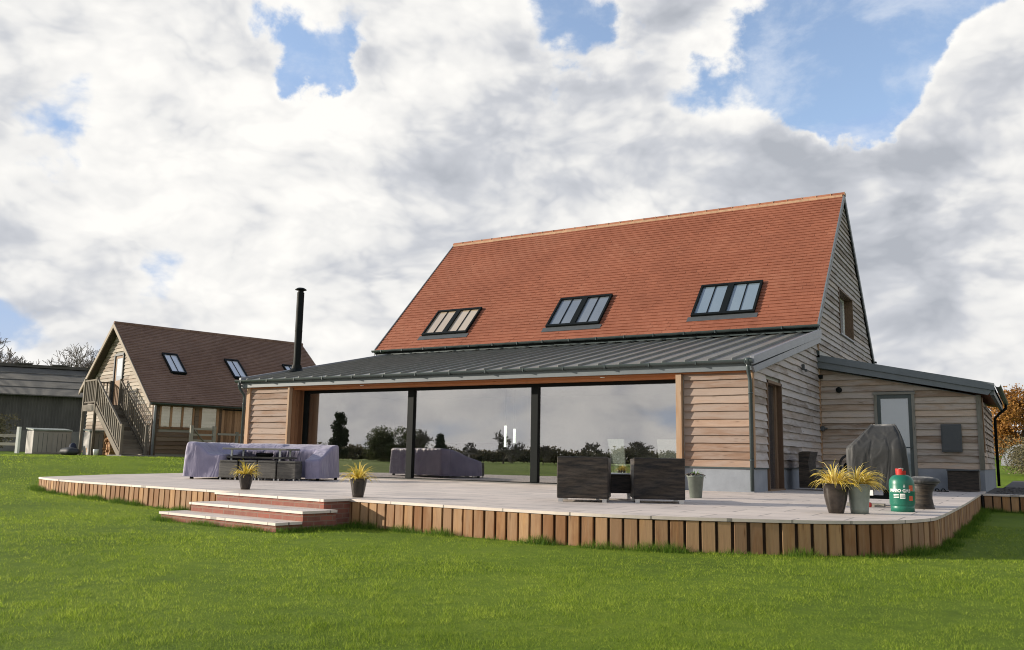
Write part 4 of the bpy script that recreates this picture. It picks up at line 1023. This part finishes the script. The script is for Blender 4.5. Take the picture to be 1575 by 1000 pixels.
# field gates
def gate(u0,u1,gg,lab):
    t=empty('field_gate',bw(u0,gg),BR,lab,'gate','wooden field gates by the outbuilding'); L=u1-u0
    for x in (0,L): b=MB(); b.box(x-.06,x+.06,-.06,.06,-.1,1.25); b.build('post',M['greywood'],t)
    b=MB()
    for z in (.2,.4,.62,.85,1.08): b.box(.06,L-.06,-.025,.025,z,z+.08)
    b.build('gate_bars',M['greywood'],t); b=MB(); b.bar((.08,-.035,1.1),(L-.08,-.035,.24),.03,.07,up=(0,1,0)); b.build('brace',M['greywood'],t)
gate(1.0,1.95,-1.3,'short wooden gate with diagonal brace below the triple window'); gate(3.9,5.0,-1.3,'wooden gate partly hidden by the house downpipe')
t=empty('rail_fence',bw(2.1,-1.3),BR,'low rail fence linking the two wooden gates','fence')
b=MB(); b.box(0,1.7,-.03,.03,.9,.98); b.box(0,1.7,-.03,.03,.5,.58); b.build('rail',M['greywood'],t)
b=MB(); b.box(.8,.9,-.05,.05,-.1,1.05); b.build('post',M['greywood'],t)

# resin stores, bags, left fence ------------------------------------
def store(loc_,rz,w,d,h,lab,doors=2):
    t=empty('storage_shed',loc_,rz,lab,'storage shed','grey resin storage sheds on the lawn edge')
    b=MB(); b.box(-w/2,w/2,-d/2,d/2,0,h,.5); b.build('body',M['plasticgrey'],t,bevel=.02)
    b=MB(); b.add([(-w/2-.04,-d/2-.05,h),(w/2+.04,-d/2-.05,h),(w/2+.04,d/2+.04,h+.08),(-w/2-.04,d/2+.04,h+.08),(-w/2-.04,-d/2-.05,h+.06),(w/2+.04,-d/2-.05,h+.06),(w/2+.04,d/2+.04,h+.14),(-w/2-.04,d/2+.04,h+.14)],[(0,1,5,4),(1,2,6,5),(2,3,7,6),(3,0,4,7),(4,5,6,7)],.5); b.build('lid',M['pot_grey'],t,bevel=.01)
    for s in range(doors):
        b=MB(); ww=w/doors; xa=-w/2+s*ww+.03; b.box(xa,xa+ww-.06,-d/2-.02,-d/2-.001,.05,h-.06,.5); dd=b.build('door',M['plasticgrey'],t,bevel=.006)
        b=MB()
        for k in range(1,4): x=xa+(ww-.06)*k/4; b.box(x-.008,x+.008,-d/2-.024,-d/2-.021,.08,h-.1,.5)
        b.build('groove',M['darkgrey'],dd)
    return t
PX=lambda u,d:None
store((-32.95,6.0,.36),R(75),1.55,1.0,1.0,'wide grey resin storage shed with pale green lid on the far lawn')
store((-29.5,5.95,.36),R(75),.75,.7,.95,'narrow grey resin storage box beside the staircase post',1)
b=MB(); rr_=[(.001,0),(.32,.02),(.42,.12),(.36,.24),(.15,.30),(.001,.31)]; b.lathe(rr_,(0,0,0),20,wob=lambda t,z:.16*noise.noise(Vector((math.cos(t)*2,math.sin(t)*2,z*4))))
o=b.build('folded_tarpaulin',M['tarp'],smooth=True); o.location=(-27.75,3.7,.35); o.scale=(1.15,.7,1.0); tag(o,'black folded tarpaulin lying on the lawn in front of the sheds','tarpaulin')
b=MB(); b.lathe([(.001,0),(.18,.02),(.22,.25),(.15,.5),(.05,.58),(.001,.58)],(0,0,0),16,wob=lambda t,z:.12*noise.noise(Vector((math.cos(t)*2,math.sin(t)*2,z*5))))
o=b.build('sack',M['bluecloth'],smooth=True); o.location=(-30.2,5.4,.36); o.scale=(.8,.8,.85); tag(o,'dark blue sack standing between the two grey sheds','sack')
b=MB(); b.lathe([(.001,0),(.09,0),(.11,.22),(.1,.24),(.001,.24)],(0,0,0),14); o=b.build('bucket',M['white'],smooth=True); o.location=bw(-1.5,1.8); tag(o,'small white bucket beneath the outside stairs','bucket')
t=empty('garden_fence',(-37.4,7.2,.36),R(17),'low timber rail fence with one white post at the far left','fence')
for z in (.35,.75): b=MB(); b.box(-9,-.1,-.03,.03,z,z+.14); b.build('rail',M['greywood'],t)
for x in (-8.9,-6.7,-4.5,-2.3): b=MB(); b.box(x-.06,x+.06,-.06,.06,-.1,1.0); b.build('post',M['greywood'],t)
b=MB(); b.box(-.07,.07,-.07,.07,-.1,1.25); b.build('post',M['white'],t)
# big grey farm barn ---------------------------------------------------
fb=empty('farm_barn',(-58.5,17.0,.36),R(70-17),'long grey farm barn with corrugated roof and dark sheet walls behind the sheds','barn')
fb.rotation_euler=(0,0,math.atan2(25.5-17.65,-60.88+58.36+7.0))
ang=fb.rotation_euler[2]
Lb0,Lb1=-22,6.6
b=MB(); b.box(Lb0,Lb1,0,18,-.5,1.5,.5); b.build('block_wall',M['concrete'],fb)
b=MB(); b.box(Lb0,Lb1,.05,17.95,1.5,4.1,.5)
b.add([(Lb1-.1,.05,4.1),(Lb1-.1,17.95,4.1),(Lb1-.1,9,6.9)],[(0,1,2)],.5); b.build('sheet_wall',M['barn_boards'],fb)
b=MB(); 
for s in (0,1):
    e=-.4 if s==0 else 18.4
    b.add([(Lb0-.4,e,4.05),(Lb1+.5,e,4.05),(Lb1+.5,9,6.75),(Lb0-.4,9,6.75),(Lb0-.4,e,3.97),(Lb1+.5,e,3.97),(Lb1+.5,9,6.67),(Lb0-.4,9,6.67)],[(0,1,2,3),(7,6,5,4),(4,5,1,0),(5,6,2,1),(7,4,0,3)],.5)
for k in range(1,4):
    y=-.4+9.4*k/4; b.box(Lb0-.4,Lb1+.5,y-.12,y,4.05+2.7*k/4-.06,4.05+2.7*k/4+.01,.5)
b.build('roof',M['fibre_roof'],fb)
b=MB(); b.box(Lb0,Lb1+.5,8.6,9.4,6.72,6.95,.5)
for k in range(12): b.box(Lb0+k*2.6,Lb0+k*2.6+1.2,8.5,9.5,6.95,7.05,.5)
b.build('ridge_vent',M['fibre_roof'],fb)

# ------------------------------------------------------------------ TREES
def leaf_mesh(pts,size,mat_,name,parent,seed=0,flat=.5):
    rs=np.random.RandomState(seed); n=len(pts); pts=np.asarray(pts,float)
    a=rs.normal(size=(n,3)); a/=np.linalg.norm(a,axis=1)[:,None]; c=rs.normal(size=(n,3)); c=np.cross(a,c); c/=np.linalg.norm(c,axis=1)[:,None]
    s=(size*rs.uniform(.6,1.3,n))[:,None]
    v=np.stack([pts-a*s,pts-c*s*flat,pts+a*s,pts+c*s*flat],1).reshape(-1,3)
    rnd=np.repeat(rs.uniform(0,1,n),4)
    return np_mesh(name,v,4,rnd,mat_,parent)
def np_mesh(name,v,k,rnd,mat_,parent=None):
    n=len(v)//k; me=bpy.data.meshes.new(name); me.vertices.add(len(v)); me.vertices.foreach_set('co',v.astype(np.float32).ravel())
    me.loops.add(len(v)); me.loops.foreach_set('vertex_index',np.arange(len(v),dtype=np.int32))
    me.polygons.add(n); me.polygons.foreach_set('loop_start',np.arange(0,len(v),k,dtype=np.int32)); me.polygons.foreach_set('loop_total',np.full(n,k,dtype=np.int32))
    a=me.attributes.new('rnd','FLOAT','POINT'); a.data.foreach_set('value',rnd.astype(np.float32)); me.materials.append(mat_); me.update(calc_edges=True)
    o=bpy.data.objects.new(name,me); col.objects.link(o)
    if parent:o.parent=parent
    return o
def branches(h,seed,spread=.55,levels=5,r0=None,trunk=.28,minr=.012,up=.25,kids=(2,4)):
    rg=random.Random(seed); b=MB(); tips=[]; tr=MB()
    def grow(p,d,L,r,lv,mb):
        pts=[p];rad=[r];n=4; q=p.copy()
        for i in range(n):
            d=(d+Vector((rg.gauss(0,.13),rg.gauss(0,.13),rg.gauss(.04,.08)))).normalized(); q=q+d*L/n; pts.append(q.copy()); rad.append(max(minr,r*(1-.38*(i+1)/n)))
        mb.tube(pts,rad,5 if lv>levels-2 else 3,cap=False,rnd=.5)
        if lv<=0: tips.append(q); return
        for k in range(rg.randint(*kids)):
            a=rg.uniform(0,6.28); s=d.cross(Vector((math.cos(a),math.sin(a),.3))).normalized()
            nd=(d*(1-spread*.5)+s*spread*rg.uniform(.6,1.3)+Vector((0,0,up*.5))).normalized()
            st=pts[rg.randint(2,4)]; grow(st.copy(),nd,L*rg.uniform(.6,.82),rad[-1]*.75,lv-1,b)
        tips.append(q)
    grow(Vector((0,0,-.3)),Vector((0,0,1)),h*trunk+.3,r0 or h*.028,levels,tr)
    return tr,b,tips
def bare_tree(x,y,h,seed,label,levels=6,z=None,minr=.016,group='bare winter trees beyond the grey barn'):
    t=empty('bare_tree',(x,y,ground(x,y) if z is None else z),seed,label,'tree',group)
    tr,b,tips=branches(h,seed,.62,levels,minr=minr); zmax=max(p[2] for p in b.v); s=h/zmax
    for m_ in (tr,b): m_.v=[(p[0]*s*1.1,p[1]*s*1.1,p[2]*s) for p in m_.v]
    tr.build('trunk',M['bark'],t); b.build('branches',M['twig'],t); return t
def leafy(x,y,h,wd,seed,label,cat,mt,n=9000,size=.12,name='leafy_tree',group=None,trunk=.15,shape='round'):
    t=empty(name,(x,y,ground(x,y)),0,label,cat,group); rs=np.random.RandomState(seed)
    nb=26 if shape=='round' else 70; cs=[]
    for i in range(nb):
        a=rs.uniform(0,6.28); zz=rs.uniform(trunk+.08,.95)
        if shape=='round': rr=wd/2*math.sqrt(max(.02,1-((zz-.55)/.5)**2))
        elif shape=='column': rr=wd/2*(.9 if zz<.7 else 1.5*(1.1-zz)+.2)
        else: rr=wd/2*(1.08-zz)
        r=rr*rs.uniform(.2,.85); cs.append((math.cos(a)*r,math.sin(a)*r,zz*h,rs.uniform(.5,1.1)*wd*(.19 if shape=='round' else .16)))
    cs=np.array(cs); k=rs.randint(0,nb,n); d=rs.normal(size=(n,3)); d/=np.linalg.norm(d,axis=1)[:,None]
    p=cs[k,:3]+d*(cs[k,3]*rs.uniform(.35,1.15,n)**.6)[:,None]*np.array([1,1,.85]); p=p[p[:,2]>.1]
    leaf_mesh(p,size,mt,'crown',t,seed)
    b=MB(); b.tube([(0,0,-.3),(0.05,0,h*.3),(0,.05,h*.7)],[h*.025,h*.018,h*.006],8)
    for i in range(0,nb,3): b.tube([(0,0,h*.25),tuple(cs[i,:3]*[.5,.5,.75]),tuple(cs[i,:3])],[h*.01,h*.006,h*.003],5)
    b.build('trunk',M['bark'],t); return t
# far left bare trees behind the farm barn
def atpx(az,d): return (4.68+math.sin(R(az))*d, -17.1+math.cos(R(az))*d)
for i,(az,d,h,lab) in enumerate(((-61.5,100,12.2,'wide bare winter tree above the barn roof at the left frame edge'),(-59.8,98,10.6,'middle of three bare winter trees above the barn roof'),(-57.5,96,9.8,'bare winter tree above the right end of the grey barn roof'),(-63.5,95,12,'bare winter tree standing beyond the left frame edge'))):
    x,y=atpx(az,d); bare_tree(x,y,h,11+i,lab,levels=7,minr=.017)
# brambles in front of the farm barn
for i,(x,y,h) in enumerate(((-42.5,8.0,2.2),(-45,9.5,2.6),(-36,12.5,2.4),(-33,14,2.8))):
    leafy(x,y,h,3.2,40+i,['brown scrubby bush behind the left rail fence','taller brown bush at the far left edge','scrubby bush behind the wide grey shed','low scrub between the grey shed and the outbuilding'][i],'bush',M['hedge'],5000,.06,'bush',None,.0)
# autumn trees at right
au=['rust coloured autumn tree right behind the annex gutter','orange autumn tree at the right frame edge','pale rust autumn tree further along the field hedge','orange brown autumn tree beyond the right frame edge','broad russet tree hidden mostly by the annex']
for i,(x,y,h,w_) in enumerate(((4.2,58,4.9,6.5),(8.5,60,5.6,8),(14,61,5.2,8),(20,62,6,8),(-1,62,4.6,8))):
    leafy(x,y,h,w_,60+i,au[i],'tree',M['leaf_orange'],17000,.10,'autumn_tree','autumn trees along the field edge',.02)
for i,(x,y) in enumerate(((4.4,34),(7.5,36))):
    leafy(x,y,1.7,3.4,80+i,['dry yellow brown shrub just past the annex downpipe','dry yellow brown shrub near the brown post'][i],'shrub',M['hedge'],5000,.05,'shrub',None,0)
b=MB(); b.box(-.05,.05,-.05,.05,-.2,2.3); o=b.build('wooden_post',M['bark']); o.location=(5.0,19.6,-.02); tag(o,'dark upright post on the gravel at the right frame edge','post')
t=empty('polytunnel',(4.6,47,ground(4.6,47)),R(75),'small pale grey polytunnel glimpsed between the annex and the autumn trees','polytunnel')
b=MB(); n=12; P=[(1.2*math.cos(math.pi*i/n),1.3*math.sin(math.pi*i/n)) for i in range(n+1)]
b.v=[(-2,y,z) for y,z in P]+[(2,y,z) for y,z in P]; b.r=[.5]*len(b.v); b.uv=[(0,0)]*len(b.v); b.f=[(i,i+1,n+2+i,n+1+i) for i in range(n)]+[tuple(range(n+1))[::-1],tuple(range(n+1,2*n+2))]; b.build('film',M['verge'],t)
b=MB(); b.box(-2.03,-1.99,-.4,.4,.0,1.15,.5); b.build('door',M['darkgrey'],t)
# far hedges behind the house (horizon) and field boundary to the south (seen reflected)
def hedge(pts,h,seed,n,label,mt,size=.16):
    t=empty('hedgerow',(*pts[0],ground(*pts[0])),0,label,'hedge'); rs=np.random.RandomState(seed); P=np.array(pts,float); seg=rs.randint(0,len(P)-1,n); u=rs.uniform(0,1,n)
    q=P[seg]*(1-u)[:,None]+P[seg+1]*u[:,None]; s=u*20+seg*13
    hh=h*(.7+.3*np.sin(s*1.7)*np.sin(s*.61+seg)+.25*np.sin(s*5.3)*np.sin(s*2.9)); z=hh*rs.uniform(0,1,n)**.7
    off=rs.normal(size=(n,2))*.7; pts3=np.column_stack([q+off-P[0],z]); leaf_mesh(pts3,size,mt,'foliage',t,seed)
    b=MB()
    for i in range(len(pts)-1): 
        a=Vector((*pts[i],0))-Vector((*pts[0],0)); c=Vector((*pts[i+1],0))-Vector((*pts[0],0)); b.tube([a+Vector((0,0,.2)),c+Vector((0,0,.2))],.12,5)
    b.build('stems',M['bark'],t); return t
hedge([(-30,75),(-5,78),(25,70),(60,60)],2.2,5,26000,'field hedge running behind the house to the right',M['hedge'])
hedge([(-130,-30),(-100,-60),(-60,-82),(-20,-90),(30,-88)],2.1,6,52000,'distant field hedge mirrored in the glass',M['hedge'],.22)
def south(az,d,):  return (4.68-math.sin(R(az))*d, 18.1-math.cos(R(az))*d)
x,y=south(41.8,112); leafy(x,y,6.0,3.0,90,'tall dark columnar tree mirrored in the left pane','tree',M['leaf_dark'],8000,.15,'columnar_tree',None,.0,'column')
x,y=south(38.3,112); leafy(x,y,4.1,8,91,'broad green tree mirrored in the left pane','tree',M['leaf_green'],12000,.15,'broad_tree',None,.0)
x,y=south(35.3,108); leafy(x,y,3.5,2.6,92,'small dark conifer mirrored in the middle pane','tree',M['leaf_dark'],5000,.13,'conifer_tree',None,.0,'cone')
for i,(az,h,lab) in enumerate(((37.0,4.0,'bare tree mirrored beside the left mullion'),(31.2,4.2,'wide bare tree mirrored in the middle pane'),(33.2,2.6,'small bare tree mirrored near the conifer'),(26.0,2.9,'bare tree mirrored in the left of the right pane'),(22.6,3.1,'bare tree mirrored behind the white chairs'),(28.6,2.4,'bare tree mirrored beside the right mullion'))):
    x,y=south(az,106); bare_tree(x,y,h,30+i,lab,levels=6,minr=.03,group='bare trees across the field')
bare_tree(-52,-4,9,55,'bare tree left of the lawn casting thin shadows',levels=5,minr=.03,group='bare trees across the field')

# ------------------------------------------------------------------ GRASS
def inpoly(x,y,P):
    r=np.zeros(len(x),bool); n=len(P)
    for i in range(n):
        x1,y1=P[i];x2,y2=P[(i+1)%n]
        c=((y1>y)!=(y2>y)); xi=(x2-x1)*(y-y1)/((y2-y1) if y2!=y1 else 1e-9)+x1; r^=c&(x<xi)
    return r
def vground(x,y):
    def s(a,b,v): t=np.clip((v-a)/(b-a),0,1); return t*t*(3-2*t)
    return -.36+.10*s(-6,-13,x)+.61*s(-12,-25,x)*s(-45,-5,y)+.9*s(22,45,y)+1.1*s(40,80,y)*s(-30,10,x)
def blades(name,x,y,h,w,mt,seed,lean=.5):
    rs=np.random.RandomState(seed); n=len(x); z=vground(x,y)-.012; a=rs.uniform(0,6.28,n); l=rs.uniform(.1,lean,n)*h; la=rs.uniform(0,6.28,n)
    wx=np.cos(a)*w/2; wy=np.sin(a)*w/2; b0=np.column_stack([x-wx,y-wy,z]); b1=np.column_stack([x+wx,y+wy,z])
    mx=np.column_stack([x+np.cos(la)*l,y+np.sin(la)*l,z+h]); v=np.stack([b0,b1,mx],1).reshape(-1,3)
    return np_mesh(name,v,3,np.repeat(rs.uniform(0,1,n),3),mt)
rs=np.random.RandomState(3); NB=950000
r=3.2*np.exp(rs.uniform(0,1,NB)*math.log(46/3.2)); az=np.radians(rs.uniform(-66,6,NB)); x=4.68+np.sin(az)*r; y=-17.1+np.cos(az)*r
steppoly=[(-5.95,-9.0),(-3.1,-9.4),(-3.1,-7.8),(-5.7,-7.5)]
ok=~inpoly(x,y,poly)&~inpoly(x,y,steppoly)&~((x>3.68)&(y>4.05))&(y<5.8+(x+25.65)*3.8)|False
ok&=~((x>-15.5)&(y>-1)); ok&=~((x<3.7)&(y>6))|(x<-20)
def vnoise(x,y,s,seed):
    q=np.random.RandomState(seed).uniform(0,1,(256,256)); X=x/s;Y=y/s; i=np.floor(X).astype(int);j=np.floor(Y).astype(int); fx=X-i;fy=Y-j; fx=fx*fx*(3-2*fx); fy=fy*fy*(3-2*fy)
    f=lambda a,b:q[a%256,b%256]
    return (f(i,j)*(1-fx)+f(i+1,j)*fx)*(1-fy)+(f(i,j+1)*(1-fx)+f(i+1,j+1)*fx)*fy
x,y,r=x[ok],y[ok],r[ok]; patch_=.15+.6*vnoise(x,y,.08,1)+.7*vnoise(x,y,.21,2)+.45*vnoise(x,y,.7,3)
kp=rs.uniform(0,1,len(x))<np.clip(.25+1.1*vnoise(x,y,.07,5),0,1); x,y,r,patch_=x[kp],y[kp],r[kp],patch_[kp]
h=.026*(.45+.8*rs.uniform(0,1,len(x)))*np.clip(patch_,.3,1.7)*(1+r*.012); w=.0035*np.maximum(r/5,.8)
tag(blades('grass',x,y,h,w,M['blade'],4,1.4),'short mown lawn grass around the terrace','grass',kind='stuff')
# unmown fringe at the foot of the boards, steps and wall
ex=[];ey=[]
line=[(-13.35,-6.25)]+FR[1:]+[(3.78,4.1),(12,3.05)]
L=[];
for i in range(len(line)-1): L.append(math.dist(line[i],line[i+1]))
L=np.array(L); cum=np.concatenate([[0],np.cumsum(L)]); n=60000; s=rs.uniform(0,cum[-1],n); k=np.searchsorted(cum,s)-1; k=np.clip(k,0,len(L)-1); u=(s-cum[k])/L[k]; LP=np.array(line); p=LP[k]*(1-u)[:,None]+LP[k+1]*u[:,None]
d=(LP[k+1]-LP[k])/L[k][:,None]; nn=np.column_stack([d[:,1],-d[:,0]]); off=.015+np.abs(rs.normal(0,.10,n)); p=p+nn*off[:,None]
cl=.5+.5*np.sin(s*3.1)*np.sin(s*1.3+1)+.3*np.sin(s*9); keep=rs.uniform(0,1,n)<np.clip(cl,.15,1); 
st2=[(-5.95,-9.3),(-3.0,-9.6),(-3.0,-7.9),(-5.7,-7.6)]
keep&=~inpoly(p[:,0],p[:,1],[(-5.9,-9.1),(-3.2,-9.5),(-3.3,-7.9),(-5.7,-7.6)]); p=p[keep];off=off[keep];cl=cl[keep]
h=(.04+.085*rs.uniform(0,1,len(p)))*np.clip(1.2-off*3,.35,1)*np.clip(cl+.3,.5,1.2)
q0=Vector((-5.86,-8.95));sx=[];sy=[]
m2=3500; u=rs.uniform(-.02,1.02,m2); o2=np.abs(rs.normal(0,.06,m2))+.01; sx=q0.x+ed.x*2.68*u+eo.x*o2; sy=q0.y+ed.y*2.68*u+eo.y*o2
u3=rs.uniform(0,1,1800); o3=np.abs(rs.normal(0,.08,1800))+.02; e2=q0+ed*2.68; tx=e2.x-eo.x*1.1*u3+ed.x*o3; ty=e2.y-eo.y*1.1*u3+ed.y*o3
cl2=np.clip(.45+.55*np.sin(u*17),.1,1); k2=rs.uniform(0,1,m2)<cl2
X=np.concatenate([p[:,0],sx[k2],tx]); Y=np.concatenate([p[:,1],sy[k2],ty]); Hh=np.concatenate([h,.04+.06*rs.uniform(0,1,k2.sum()),.04+.06*rs.uniform(0,1,len(tx))])
tag(blades('rough_grass',X,Y,Hh,np.full(len(X),.006),M['blade_dark'],8,.9),'longer unmown grass along the foot of the terrace boards','grass',kind='stuff')
# stones on gravel
b=MB()
for i in range(900):
    x=random.uniform(3.9,9); y=random.uniform(4.9,12); s=random.uniform(.015,.05); b.obox((x,y,-.02),(random.random(),random.random(),.2),(-.5,random.random(),.1),(0,.2,1),s,s*.7,s*.5)
tag(b.build('gravel_stones',M['gravel']),'loose dark stones beside the annex','stones',kind='stuff')

# ------------------------------------------------------------------ SKY, SUN, CAMERA
wd=bpy.data.worlds.new('World'); sc.world=wd; wd.use_nodes=True; nt=wd.node_tree
for n_ in list(nt.nodes): nt.nodes.remove(n_)
g=N(nt); out=g.n('ShaderNodeOutputWorld'); bg=g.n('ShaderNodeBackground'); bg.inputs[1].default_value=.086; g.l(bg.outputs[0],out.inputs[0])
sky=g.n('ShaderNodeTexSky',sky_type='NISHITA'); sky.sun_disc=False; sky.sun_elevation=R(14.5); sky.sun_rotation=R(243.4); sky.air_density=1.0; sky.dust_density=.6; sky.ozone_density=1.5
dv=g.vm('NORMALIZE',g.n('ShaderNodeTexCoord').outputs['Generated'])
sp=g.n('ShaderNodeSeparateXYZ'); g.l(dv,sp.inputs[0]); p=g.vm('MULTIPLY',dv,(2.7,2.7,4.6))
warp=g.vm('SCALE',g.vm('SUBTRACT',g.noise(p,1.5,2,.5,out='Color'),(.5,.5,.5)),sc=.28); pw=g.vm('ADD',p,warp)
CAMY,CAMP,CAMR,FPX=R(-30.776),R(8.63),R(1.047),1338.74
Fv=Vector((math.sin(CAMY)*math.cos(CAMP),math.cos(CAMY)*math.cos(CAMP),math.sin(CAMP))); Rv=Vector((math.cos(CAMY),-math.sin(CAMY),0)); Uv=Rv.cross(Fv)
R2=Rv*math.cos(CAMR)+Uv*math.sin(CAMR); U2=-Rv*math.sin(CAMR)+Uv*math.cos(CAMR)
# cloud layout: directions in the sky (x,y,z), angular radius, amount of cover / brightness
def sdir(px,py):
    if px>2000:  # the part of the sky over the field to the south west
        d=sdir(px-3000,py); return Vector((d.x,-d.y,d.z))
    return (Fv+R2*((px-787.5)/FPX)-U2*((py-500)/FPX)).normalized()
GAPS=[(455,60,60,.32),(492,112,45,.32),(560,5,60,.22),(110,110,60,.10),(60,250,70,.13),(20,265,50,.08),(290,345,60,.11),(240,400,50,.06),(270,440,45,.05),(400,330,40,.10),(545,300,40,.18),(730,330,60,.1),(840,35,80,.28),(900,10,60,.2),(1055,130,60,.22),(960,80,40,.12),(900,270,50,.05),(1210,120,80,.26),(1320,90,110,.34),(1400,60,120,.32),(1335,150,50,.24),(1500,20,70,.26),(860,300,60,.02),(790,330,40,.06),(1230,60,70,.2),(10,520,80,.06),
      (200,90,110,-.16),(650,140,130,-.16),(420,220,160,-.16),(1030,60,50,-.16),(1180,40,60,-.06),(700,440,200,-.1),(1010,290,200,-.14),(1250,190,60,-.12),(1480,180,110,-.2),(1420,350,220,-.18),(120,400,110,-.12),(200,230,90,-.08),(420,400,110,-.1),(1540,80,60,-.1)]
DARK=[(340,50,110,.28),(760,240,140,.30),(640,250,80,.15),(1000,170,80,.20),(1040,270,70,.2),(1150,240,110,.12),(1330,280,120,.33),(1200,270,80,.25),(1480,230,120,.20),(1330,400,120,.28),(1480,560,140,.12),(130,390,50,.22),(40,490,130,.22),(120,560,120,.2),(560,430,90,.16),(50,180,80,.14),(880,190,70,.18),(1400,470,160,.18),
      (120,40,90,-.20),(430,160,110,-.22),(250,170,140,-.12),(60,330,120,-.12),(640,70,90,-.12),(330,290,140,-.12),(1000,330,110,-.16),(1250,170,35,-.28),(1270,200,40,-.2),(120,320,90,-.1),(320,440,90,-.12),(1440,190,60,-.1),(1480,290,60,-.1),(560,200,90,-.12),(1180,30,90,-.12),(140,440,80,-.12),
      (3540,640,30,-.16),(3560,615,45,.20),(3690,628,40,-.20),(3600,668,25,-.12),(3745,655,35,.18),(3790,615,45,.16),(3880,640,40,-.22),(3960,625,35,.20),(3930,665,35,.12),(4010,660,30,-.18),(3850,675,30,-.10),(3700,600,40,.16)]
dvw=g.vm('NORMALIZE',g.vm('ADD',dv,g.vm('ADD',g.vm('SCALE',g.vm('SUBTRACT',g.noise(dv,7,3,.5,out='Color'),(.5,.5,.5)),sc=.13),g.vm('SCALE',g.vm('SUBTRACT',g.noise(dv,22,5,.6,out='Color'),(.5,.5,.5)),sc=.07))))
def blobs(L):
    acc=None
    for px,py,rad,amt in L:
        d=sdir(px,py); s=rad/FPX*.85
        dot=g.vm('DOT_PRODUCT',dvw,tuple(d)); e=g.math('EXPONENT',g.math('MULTIPLY',g.math('SUBTRACT',dot,1.0),1/(s*s)))
        t=g.math('MULTIPLY',e,amt); acc=t if acc is None else g.math('ADD',acc,t)
    return acc
off=Vector((-.5,-.25,.62))*.16
gaps=blobs(GAPS); dark=blobs(DARK)
n1=g.noise(pw,1.0,6,.52,.05); n2=g.noise(g.vm('ADD',pw,tuple(off)),1.0,4,.5,.05)
nf=g.noise(pw,4.0,7,.6,.1)
def billow(v):
    v=g.vm('ADD',v,g.vm('SCALE',g.vm('SUBTRACT',g.noise(v,5,3,.55,out='Color'),(.5,.5,.5)),sc=.16))
    t=g.n('ShaderNodeTexVoronoi',feature='F1'); g.l(v,t.inputs['Vector']); t.inputs['Scale'].default_value=1.9
    t.inputs['Detail'].default_value=3; t.inputs['Roughness'].default_value=.55; t.inputs['Lacunarity'].default_value=2.3; t.normalize=True
    return t.outputs['Distance']
bA=billow(pw); bB=billow(g.vm('ADD',pw,tuple(off*.9)))
cover=g.math('ADD',g.math('SUBTRACT',n1,gaps),.035)
cover=g.math('ADD',cover,g.math('MULTIPLY',g.math('SUBTRACT',nf,.5),.26)); cover=g.math('SUBTRACT',cover,g.math('MULTIPLY',g.math('SUBTRACT',bA,.40),.42))
high=g.mr(sp.outputs[2],.52,.72,0,.6,True); cover=g.math('SUBTRACT',cover,high)  # clouds thinned overhead, out of view, to cut ambient fill
mask=g.mr(cover,.37,.49,0,1,True)
lit=g.math('ADD',g.math('MULTIPLY',g.math('SUBTRACT',n1,n2),2.0),g.math('MULTIPLY',g.math('SUBTRACT',bB,bA),1.7))
puff=g.mr(bA,.12,.55,.16,-.16,True)
edge_=g.mr(cover,.42,.60,.16,-.05,True)
br=g.math('ADD',.63,g.math('ADD',lit,g.math('MULTIPLY',g.math('SUBTRACT',nf,.5),.26)))
br=g.math('SUBTRACT',g.math('ADD',g.math('ADD',br,edge_),puff),g.math('MULTIPLY',dark,.58))
br=g.math('ADD',g.math('MULTIPLY',br,1.04),.01)
cc=g.ramp(br,[(.0,(3.7,3.9,4.3)),(.34,(5.0,5.15,5.5)),(.64,(7.1,7.05,6.95)),(.95,(8.25,8.1,7.8))])
tint=g.vm('MINIMUM',g.mix(1.0,sky.outputs[0],(2.3,2.15,2.2),'MULTIPLY'),(2.75,4.1,6.5)); tint=g.mix(g.mr(sp.outputs[2],.5,.8,0,.6,True),tint,(.7,1.2,2.4))  # unseen overhead sky darkened to a deeper blue so sun shadows read stronger
hz=g.mr(sp.outputs[2],0,.22,1,0,True)
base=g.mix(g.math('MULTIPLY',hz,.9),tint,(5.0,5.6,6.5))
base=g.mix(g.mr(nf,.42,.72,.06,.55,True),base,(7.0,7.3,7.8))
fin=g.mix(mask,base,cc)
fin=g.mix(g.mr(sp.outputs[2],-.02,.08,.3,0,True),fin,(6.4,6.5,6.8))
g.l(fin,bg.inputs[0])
to=Vector((-math.cos(R(14.5))*.894,-math.cos(R(14.5))*.447,math.sin(R(14.5))))
ld=bpy.data.lights.new('sun','SUN'); ld.energy=5.0; ld.angle=R(.55); ld.color=(1,.90,.76); sun=bpy.data.objects.new('sun',ld); col.objects.link(sun)
sun.rotation_euler=to.to_track_quat('Z','Y').to_euler(); sun.location=(-30,-15,15)
cd=bpy.data.cameras.new('camera'); cam=bpy.data.objects.new('camera',cd); col.objects.link(cam); sc.camera=cam
cd.lens=36*FPX/1575; cd.sensor_width=36; cd.clip_end=3000; cd.clip_start=.05
m3=Matrix((R2,U2,-Fv)).transposed(); cam.matrix_world=Matrix.Translation((4.68,-17.098,.591))@m3.to_4x4()
wd.cycles.sampling_method='MANUAL'; wd.cycles.sample_map_resolution=256
vs=sc.view_settings; vs.view_transform='Standard'; vs.look='None'; vs.exposure=.52; vs.gamma=1
sc.cycles.max_bounces=7; sc.cycles.transparent_max_bounces=12; sc.cycles.use_denoising=True; sc.cycles.filter_width=1.05; sc.cycles.sample_clamp_indirect=4
